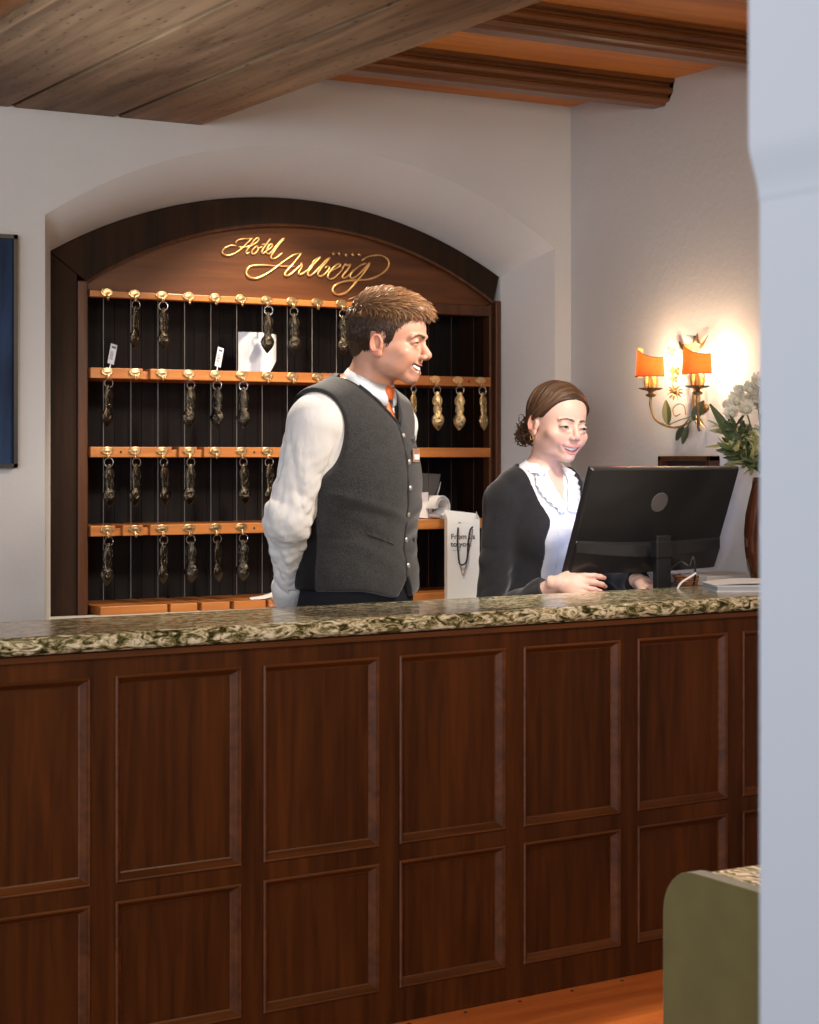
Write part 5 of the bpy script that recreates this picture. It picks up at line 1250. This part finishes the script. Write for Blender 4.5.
# eyebrows
def brows(parent, Mh, sc_, col, th, head, dz):
    P_, R0 = [], []; ys = np.linspace(11.5, 4.5, 161)
    for sx in (1, -1):
        for i in range(60):
            t = RNG.uniform(0, 1); x = 1.1+3.5*t; z = (1.85 if head.m else 2.12)+dz+(.70 if head.m else .36)*math.sin(PI*min(1, t*.95))**1.2-(0 if head.m else .25*t)-.05*t+RNG.uniform(-.26, .26)*(1-.6*t); q = []
            for s_ in np.linspace(0, 1, 4):
                X, Z = x+(.75-.5*t)*s_, z+.12*s_*(1-1.8*t); D = head.face((np.full(161, X), ys, np.full(161, Z))); k = int(np.argmax(D < 0)); q.append(np.array((sx*X, ys[k]+.05, Z)))
            P_.append(q); R0.append(th)
    V, F = locks(np.array(P_), np.array(R0), 4); npmesh('eyebrow', from_head(V, Mh, sc_), F, M['hair'], parent, np.tile(np.array(col), (len(V), 1)))
brows(man, MH_, HS, (.07, .035, .018), .075, hd, -.45)
# ================================================================== the woman
wom = person_root(541, 5.66, R_(40), 'smiling woman in black cardigan and white blouse, hair in a low bun, behind the monitor')
WS = .0105; wp = (-.016, .052, 1.540); WH = headmat(wp, R_(-8), R_(9), R_(-5), WS)
hw_ = Head(False)
def wt(P):
    Q = (np.abs(P[0]), P[1], P[2])
    d = ell(P, (0, -.01, .90), (.168, .125, .15)); d = smin(d, ell(P, (0, .0, 1.07), (.120, .095, .14)), .06)
    d = smin(d, ell(P, (0, .0, 1.23), (.142, .105, .17)), .06); d = smin(d, ell(Q, (.062, .075, 1.215), (.058, .052, .058)), .04)
    d = smin(d, cone(Q, (.03, .0, 1.340), (.142, -.005, 1.318), .055, .040), .045); d = smin(d, cone(Q, (.02, 0, 1.39), (.10, 0, 1.355), .04, .035), .04)
    return d
WRIST = {1: (.150, .225, 1.088), -1: (-.140, .262, 1.083)}; ELB = {1: (.202, -.004, .965), -1: (-.215, .075, 1.075)}
WN0, WN1 = (0, -.002, 1.36), (0, .03, 1.49)
def warms(P, r=(.042, .036, .024)):
    d = None
    for s in (1, -1):
        e = chain(P, [(s*.154, -.005, 1.312), ELB[s], WRIST[s]], list(r), .02); d = e if d is None else np.minimum(d, e)
    return d
def wbody(P):
    Q = (np.abs(P[0]), P[1], P[2])
    d = smin(wt(P), warms(P), .02); d = smin(d, cone(P, WN0, WN1, .046, .042), .03)
    return smin(d, chain(Q, [(.08, -.01, .86), (.085, 0, .46), (.085, -.01, .08)], [.085, .052, .034], .03), .04)
def wall_(P): return smin(wbody(P), hw_.face(to_head(P, WH, WS))*WS, .018)
sk = (.72, .46, .37)
V1, F1 = surface(wall_, (-.13, -.10, 1.26), (.13, .22, 1.70), .0018); Hc = hw_.colour((V1-np.array(WH.translation)) @ np.array(WH.to_3x3())/WS)
V2, F2 = surface(wall_, (-.3, -.2, .05), (.3, .33, 1.27), .007)
RFd = lambda R, F: Vector((-.766*R-.643*F, .643*R-.766*F, 0))   # image right / away -> body axes
parts = [(V1, F1, Hc), (V2, F2, np.array(sk)),
         hand_part(WRIST[1], RFd(1, -.10)+Vector((0, 0, -.04)), RFd(-.1, 1)+Vector((0, 0, -.5)), sk, curl=(.35, .45, .5, .6), thumb=.9, hs=.9),
         hand_part(WRIST[-1], RFd(.75, -.6)+Vector((0, 0, -.2)), (0, 0, -1), sk, curl=(.5, .5, .55, .6), thumb=.3, left=True, hs=.9)]
V, F, c = merge(parts); npmesh('body', V, F, M['skin'], wom, c)
eyes(wom, WH, WS); teeth(wom, WH, WS, 5.95)
for s in (1, -1):
    V, F = surface(lambda P: shoe((P[0]*110/85, P[1]*1.1, P[2]), s), (s*.085-.06, -.1, -.005), (s*.085+.06, .22, .12), .006); npmesh('shoe', V, F, M['shoe'], wom)
def skirt(P):
    x, y, z = P; t = np.clip((1.05-z)/.6, 0, 1); r = .118+.025*np.sqrt(t)*2+.03*t; a = np.arctan2(y, x); rr = np.sqrt((x)**2+((y+.005)*1.2)**2)-r-.006*np.sin(a*22)*t
    return smax(smax(rr*.9, z-1.055, .01), .40-z, .005)
V, F = surface(skirt, (-.36, -.33, .38), (.36, .33, 1.08), .008); npmesh('skirt', V, F, M['skirt'], wom)
def blouse(P):
    x, y, z = P; ax = np.abs(x); d = wt(P)-.006
    d = smin(d, cone(P, WN0, (0, .01, 1.425), .058, .054), .02); d = smax(d, -cone(P, WN0, (0, .03, 1.47), .0525, .050), .003)
    d = smax(d, -np.where(y > .01, ax-np.clip(z-1.305, -.1, 1)*.42, 1.0), .003); d = smax(d, z-1.425-.0*y, .004)
    d = d+.0016*np.sin(ax*230+z*30)*gsm(z, 1.2, 1.26)*(y > 0)
    return smax(d, 1.03-z, .004)
V, F = surface(blouse, (-.24, -.17, 1.0), (.24, .18, 1.46), .0034); bl_o = npmesh('blouse', V, F, M['blouse'], wom)
def bodice(P):
    x, y, z = P; ax = np.abs(x); d = wt(P)-.011; d = smax(d, z-(1.235+.25*np.clip(ax-.02, 0, 1)*0+.9*np.clip(ax-.075, 0, .1)), .004)
    d = d-.0022*np.exp(-((ax-.045-.15*(z-1.1))/.003)**2)+.002*np.sin(z*75+x*20)*gsm(y, .02, .07)
    return smax(d, 1.045-z, .004)
V, F = surface(bodice, (-.2, -.16, 1.02), (.2, .18, 1.33), .0032); bo = npmesh('bodice', V, F, M['bodice'], wom)
bm = bmesh.new()
pts = []
for a in np.linspace(0, 2*PI, 41)[:-1]:
    dd = np.array((math.cos(a), math.sin(a), 0)); p = march(bodice, np.array((0, 0, 1.065))+dd*.3, -dd); pts.append(p+Vector(dd)*.0015)
tube(bm, pts, .0035, 6, closed=True); obj('waist_cord', bm, M['vestedge'], bo, smooth=True)
# collar: two leaves laid open with a frilled edge
for s in (1, -1):
    bm = bmesh.new(); rows = []; n = 46
    for i in range(n+1):
        t = i/n
        # inner edge runs round the neck then down the V
        if t < .5:
            a = -PI/2+s*-0+ (PI*.86)*(t/.5); ang = -PI/2+ (PI*.86)*(t/.5); px_, py_ = s*math.cos(ang), math.sin(ang); zi = 1.440-.030*(t/.5)**1.3; cx_, cy_ = 0, (zi-1.36)*.23
            inner = Vector((px_*.056, cy_+py_*.056, zi)); out = Vector((px_, py_*.6, -.55)).normalized()
        else:
            u = (t-.5)/.5; z = 1.41-.125*u; x = s*(max(.0, (z-1.305)*.42)+.004); q = march(lambda P: smin(blouse(P), wt(P)-.006, .01), (x, .3, z), (0, -1, 0)); inner = q+Vector((0, .003, 0)); 
            if u < .25: 
                e0 = Vector((s*math.cos(-PI/2+PI*.86)*.056, (1.41-1.36)*.23+math.sin(-PI/2+PI*.86)*.056, 1.41)); inner = e0.lerp(inner, u/.25)
            out = Vector((s*.85, .12, -.25+.1*u)).normalized()
        wd_ = .030+.012*math.sin(PI*t)+.018*(t > .5)*math.sin(PI*(t-.5)/.5); fr_ = .0035*math.sin(i*2.1)
        row = []
        for k in range(5):
            v = inner+out*wd_*k/4; 
            if t >= .45 and k > 0:
                q = march(lambda P: wt(P)-.0125, (v.x, .3, v.z), (0, -1, 0)); v = Vector((v.x, max(v.y*.0+q.y+.002, q.y+.002), v.z))
            row.append(bm.verts.new(v+Vector((0, .002+fr_*(k/4)**2, fr_*(k/4)))))
        rows.append(row)
    for a_, c_ in zip(rows, rows[1:]):
        for k in range(4): bm.faces.new((a_[k], a_[k+1], c_[k+1], c_[k]))
    o = obj('frilled_collar', bm, M['blouse'], bl_o, smooth=True); md = o.modifiers.new('s', 'SOLIDIFY'); md.thickness = .002
def cardigan(P):
    x, y, z = P; ax = np.abs(x)
    d = wt(P)-.017; sl = warms(P, (.050, .050, .036))
    zz = z; t = gsm(1.16-z, 0, .05)
    sl = sl+.0045*(1-2*np.abs(wob((x*.5, y*.5, z*1.8), 45, 12)))*gsm(1.22-z, 0, .07)+.0035*wob((x, y, z*.5), 40, 8)
    d = smin(d, sl, .025)
    d = smin(d, ell(P, (0, -.01, 1.0), (.150, .122, .14)), .04)
    op = .076+.010*gsm(1.25-z, 0, .15)+.026*np.exp(-((z-1.205)/.05)**2)+np.clip(z-1.265, 0, .1)*.25
    d = smax(d, -np.where(y > -.005, smax(ax-op, -y-.01, .01)*-1*-1, 1.0), .004)
    d = smax(d, -cone(P, (0, 0, 1.36), (0, .03, 1.50), .080, .09), .006)
    d = smax(d, -ell(P, (0, .10, 1.37), (.085, .10, .07)), .008)
    d = smax(d, .96-z, .004)
    for s in (1, -1):
        w = WRIST[s]; e = ELB[s]; v = Vector(w)-Vector(e); v.normalize(); cut = (P[0]-w[0])*v.x+(P[1]-w[1])*v.y+(P[2]-w[2])*v.z
        near = (P[0]-w[0])**2+(P[1]-w[1])**2+(P[2]-w[2])**2 < .0144
        d = np.where(near, smax(d, cut+(.045 if s > 0 else .006), .003), d)
    return d
V, F = surface(cardigan, (-.31, -.2, .93), (.31, .32, 1.45), .0036); cg = npmesh('cardigan', V, F, M['cardigan'], wom)
for z in (1.19, 1.15, 1.11, 1.07):
    p = march(cardigan, (.084, .3, z), (0, -1, 0)); bm = bmesh.new(); lathe(bm, [(.006, 0), (.006, .003), (.001, .0035)], p+Vector((0, -.001, 0)), 12, 1, 1, Matrix.Rotation(-PI/2, 3, 'X')); obj('button', bm, M['black'], cg, smooth=True)
# hair: base cap, swept strands, curly bun
def hl_w(y, ax): return np.interp(y, [-12, -7, -4, -2.8, -2.4, 1.4, 2.4, 3.8, 5.5, 7.4, 12], [-6, -5, -4.5, -3.0, 1.6, 1.2, 1.6, 3.4, 6.2, 8.4, 9.0])
def hair_w(P):
    x, y, z = P; ax = np.abs(x); d = ell(P, (0, -1.2, 3.25), (8.0, 9.9, 8.65)); d = smin(d, ell(P, (0, -7, -2.0), (4.6, 3.2, 3.4)), 1.5)
    d = smax(d, (hl_w(y, ax)-z)*.6, .35); d = d+.16*np.exp(-(x/.28)**2)*(y > -3)*(z > 5)
    return d
V, F = surface(hair_w, (-9.5, -12.5, -7.5), (9.5, 10.5, 13), .24)
cw0 = np.array((.048, .024, .012)); hp_ = [(from_head(V, WH, WS), F, np.tile(cw0, (len(V), 1))*RNG.uniform(.9, 1.1, (len(V), 1)))]
paths = []; bun = np.array((3.6, -8.6, -4.3))
for i in range(760):
    s = 1 if i % 2 else -1; yp = 6.0-13.2*RNG.uniform(0, 1)**1.3; zt = 3.2+8.2*math.sqrt(max(.02, 1-((yp+1.2)/9.5)**2))
    u = (6.0-yp)/13.2; hb = 5.2*(1-u)+3.0*u
    K4 = [Vector((s*RNG.uniform(-.35, .05), yp, zt)), Vector((s*3.4, yp*.86+.1, zt-1.5+.3*u)), Vector((s*5.9, .60*yp+.7-1.2*u, 5.2+.6*u+RNG.uniform(-.1, .6))), Vector((s*7.5, .4-5.5*u, 1.9+.35*RNG.normal()-1.2*u)), Vector((s*6.4, -6.2-1.0*u, -1.6+.7*RNG.normal())), Vector((3.0+s*1.2+.6*RNG.normal(), -8.4, -4.0+.8*RNG.normal()))]
    off = RNG.uniform(.25, .62); cp = catmull(K4, 4); q = []
    for k, v in enumerate(cp): q.append(ellproj(np.array(v)-np.array((0, -1.2, 3.2)), off=off+.10*math.sin(k*.55+yp*1.5)))
    paths.append(np.array(q)[:21])
paths = np.array(paths); Vl, Fl = locks(paths, RNG.uniform(.14, .27, len(paths))); rp = RNG.uniform(.55, 2.0, (len(paths), 1))
cc = np.repeat(np.tile(np.array((.066, .033, .016)), (len(paths), 1))*rp, 21*5, 0); hp_.append((from_head(Vl, WH, WS), Fl, cc))
paths = []
for i in range(300):
    th, ph = RNG.uniform(0, 2*PI), RNG.uniform(-1, 1); ax_ = RNG.normal(size=3); ax_ /= np.linalg.norm(ax_); u_ = np.cross(ax_, (0, .3, 1)); u_ /= np.linalg.norm(u_); v_ = np.cross(ax_, u_)
    R0 = RNG.uniform(.6, 1.3); cc0 = bun+RNG.normal(size=3)*np.array((1.0, .9, 1.4)); q = [cc0+R0*(u_*math.cos(a)+v_*math.sin(a))*(1-.25*a/5)+ax_*.18*a for a in np.linspace(0, RNG.uniform(5, 9), 13)]; paths.append(q)
for i in range(26):   # loose wisps
    s = 1 if i % 2 else -1; a0 = bun+np.array((s*1.5, .6, 2.2))+RNG.normal(size=3)*.8; dd = RNG.normal(size=3)*.7+np.array((s*.6, -.4, .3)); q = [a0+dd*t*1.4+np.array((0, 0, -1.2*t*t))+.25*np.array((math.sin(6*t+i), 0, math.cos(5*t))) for t in np.linspace(0, 1, 13)]; paths.append(q)
paths = np.array(paths); Vl, Fl = locks(paths, np.concatenate([RNG.uniform(.16, .30, 300), np.full(26, .06)])); rp = RNG.uniform(.5, 2.2, (len(paths), 1))
cc = np.repeat(np.tile(np.array((.075, .038, .019)), (len(paths), 1))*rp, 65, 0); hp_.append((from_head(Vl, WH, WS), Fl, cc))
V, F = surface(lambda P: ell(P, tuple(bun), (2.3, 2.0, 2.7))+.3*wob(P, 2.2, 3), tuple(bun-4), tuple(bun+4), .25); hp_.append((from_head(V, WH, WS), F, np.tile(cw0*.6, (len(V), 1))))
V, F, c = merge(hp_); npmesh('hair', V, F, M['hair'], wom, c)
brows(wom, WH, WS, (.03, .018, .012), .065, hw_, -.1)
for s in (1, -1):
    bm = bmesh.new(); cpt = Vector(from_head(np.array([[s*7.75, -.3, -4.6]]), WH, WS)[0]); tube(bm, [cpt+Vector((.0, .006*math.cos(a), .007*math.sin(a))) for a in np.linspace(0, 2*PI, 15)[:-1]], .0012, 6, closed=True); obj('hoop_earring', bm, M['gold'], wom)
# ================================================================== camera and light
cam = bpy.data.cameras.new('camera'); co = bpy.data.objects.new('camera', cam); C.objects.link(co); sc.camera = co
cam.sensor_fit = 'HORIZONTAL'; cam.sensor_width = 36; cam.lens = FP/819*36
cam.shift_y = -(512-CY)/819; cam.shift_x = 0
co.location = (0, 0, H)
co.rotation_euler = (PI/2, 0, math.atan2(VF[1], VF[0])-PI/2)
cam.clip_start = .05
cam.dof.use_dof = True; cam.dof.focus_distance = 5.0; cam.dof.aperture_fstop = 11
def area(name, loc, tgt, size, energy, col, sy=None, spread=None):
    l = bpy.data.lights.new(name, 'AREA'); l.energy = energy; l.color = col; l.size = size
    if sy: l.shape = 'RECTANGLE'; l.size_y = sy
    if spread: l.spread = math.radians(spread)
    o = bpy.data.objects.new(name, l); C.objects.link(o); o.location = loc
    o.rotation_euler = (Vector(tgt)-Vector(loc)).to_track_quat('-Z', 'Y').to_euler(); return o
def spot(name, loc, tgt, energy, col, ang=60, blend=.6, rad=.04):
    l = bpy.data.lights.new(name, 'SPOT'); l.energy = energy; l.color = col; l.spot_size = math.radians(ang); l.spot_blend = blend; l.shadow_soft_size = rad
    o = bpy.data.objects.new(name, l); C.objects.link(o); o.location = loc
    o.rotation_euler = (Vector(tgt)-Vector(loc)).to_track_quat('-Z', 'Y').to_euler(); return o
spot('beam_fill', (.1, 3.3, 1.0), (1.60, 4.1, 2.44), 380, (.66, .80, 1.0), 34, 1.0, .25)  # added unseen uplight, puts a cool tone on the beam's underside
area('window_daylight', (-2.3, 2.0, 1.6), (1.2, 4.6, 1.9), 1.6, 12, (.66, .80, 1.0), 1.4, 100)
spot('bouquet_fill', (3.25, 3.75, 2.58), (3.48, 4.18, 1.4), 16, (1, .93, .84), 42, .8, .04)  # added lamp out of view, brightens the bouquet and right counter end
area('doorway_daylight', (-1.9, -1.2, 2.0), (1.9, 5.2, 1.9), 1.6, 44, (.92, .95, 1.0), 1.4, 95)
spot('downlight_cabinet', (3.0, 3.75, 2.56), (2.85, 5.6, 1.60), 34, (1, .86, .68), 42, .9, .03)
spot('downlight_keys', (2.72, 5.0, 2.56), (2.66, 5.45, 1.25), 75, (1, .84, .62), 72, .6, .02)
spot('downlight_hair', (2.48, 5.02, 2.56), (2.40, 4.35, 1.5), 90, (1, .86, .68), 60, .7, .03)
spot('downlight_staff', (3.05, 3.36, 2.50), (2.72, 4.5, 1.5), 135, (1, .91, .82), 62, .8, .16)
def glow(name, loc, energy, col, rad):
    l = bpy.data.lights.new(name, 'POINT'); l.energy = energy; l.color = col; l.shadow_soft_size = rad; o = bpy.data.objects.new(name, l); C.objects.link(o); o.location = loc
glow('lobby_fill', (2.75, 2.1, 2.15), 42, (1, .76, .50), .16)  # added glow out of view, warms ceiling and counter; no fitting behind it
glow('lobby_fill', (.55, 2.3, 2.35), 8, (1, .80, .58), .16)  # second added glow, weaker, for the left side
spot('floor_bounce_fill', (2.75, 2.95, 2.5), (2.8, 3.05, 0), 110, (1, .78, .54), 30, .4, .05)  # added spot on the floor so warm light bounces up at the counter
spot('floor_bounce_fill', (1.1, 2.4, 2.5), (1.1, 2.5, 0), 160, (1, .78, .54), 36, .4, .05)  # same added floor spot, farther left
w = bpy.data.worlds.new('world'); sc.world = w; w.use_nodes = True
w.node_tree.nodes['Background'].inputs[0].default_value = (.92, .94, 1, 1); w.node_tree.nodes['Background'].inputs[1].default_value = .09
sc.view_settings.view_transform = 'Standard'; sc.view_settings.look = 'None'; sc.view_settings.gamma = 1; sc.view_settings.exposure = .25
sc.view_settings.use_curve_mapping = False
sc.cycles.use_denoising = True
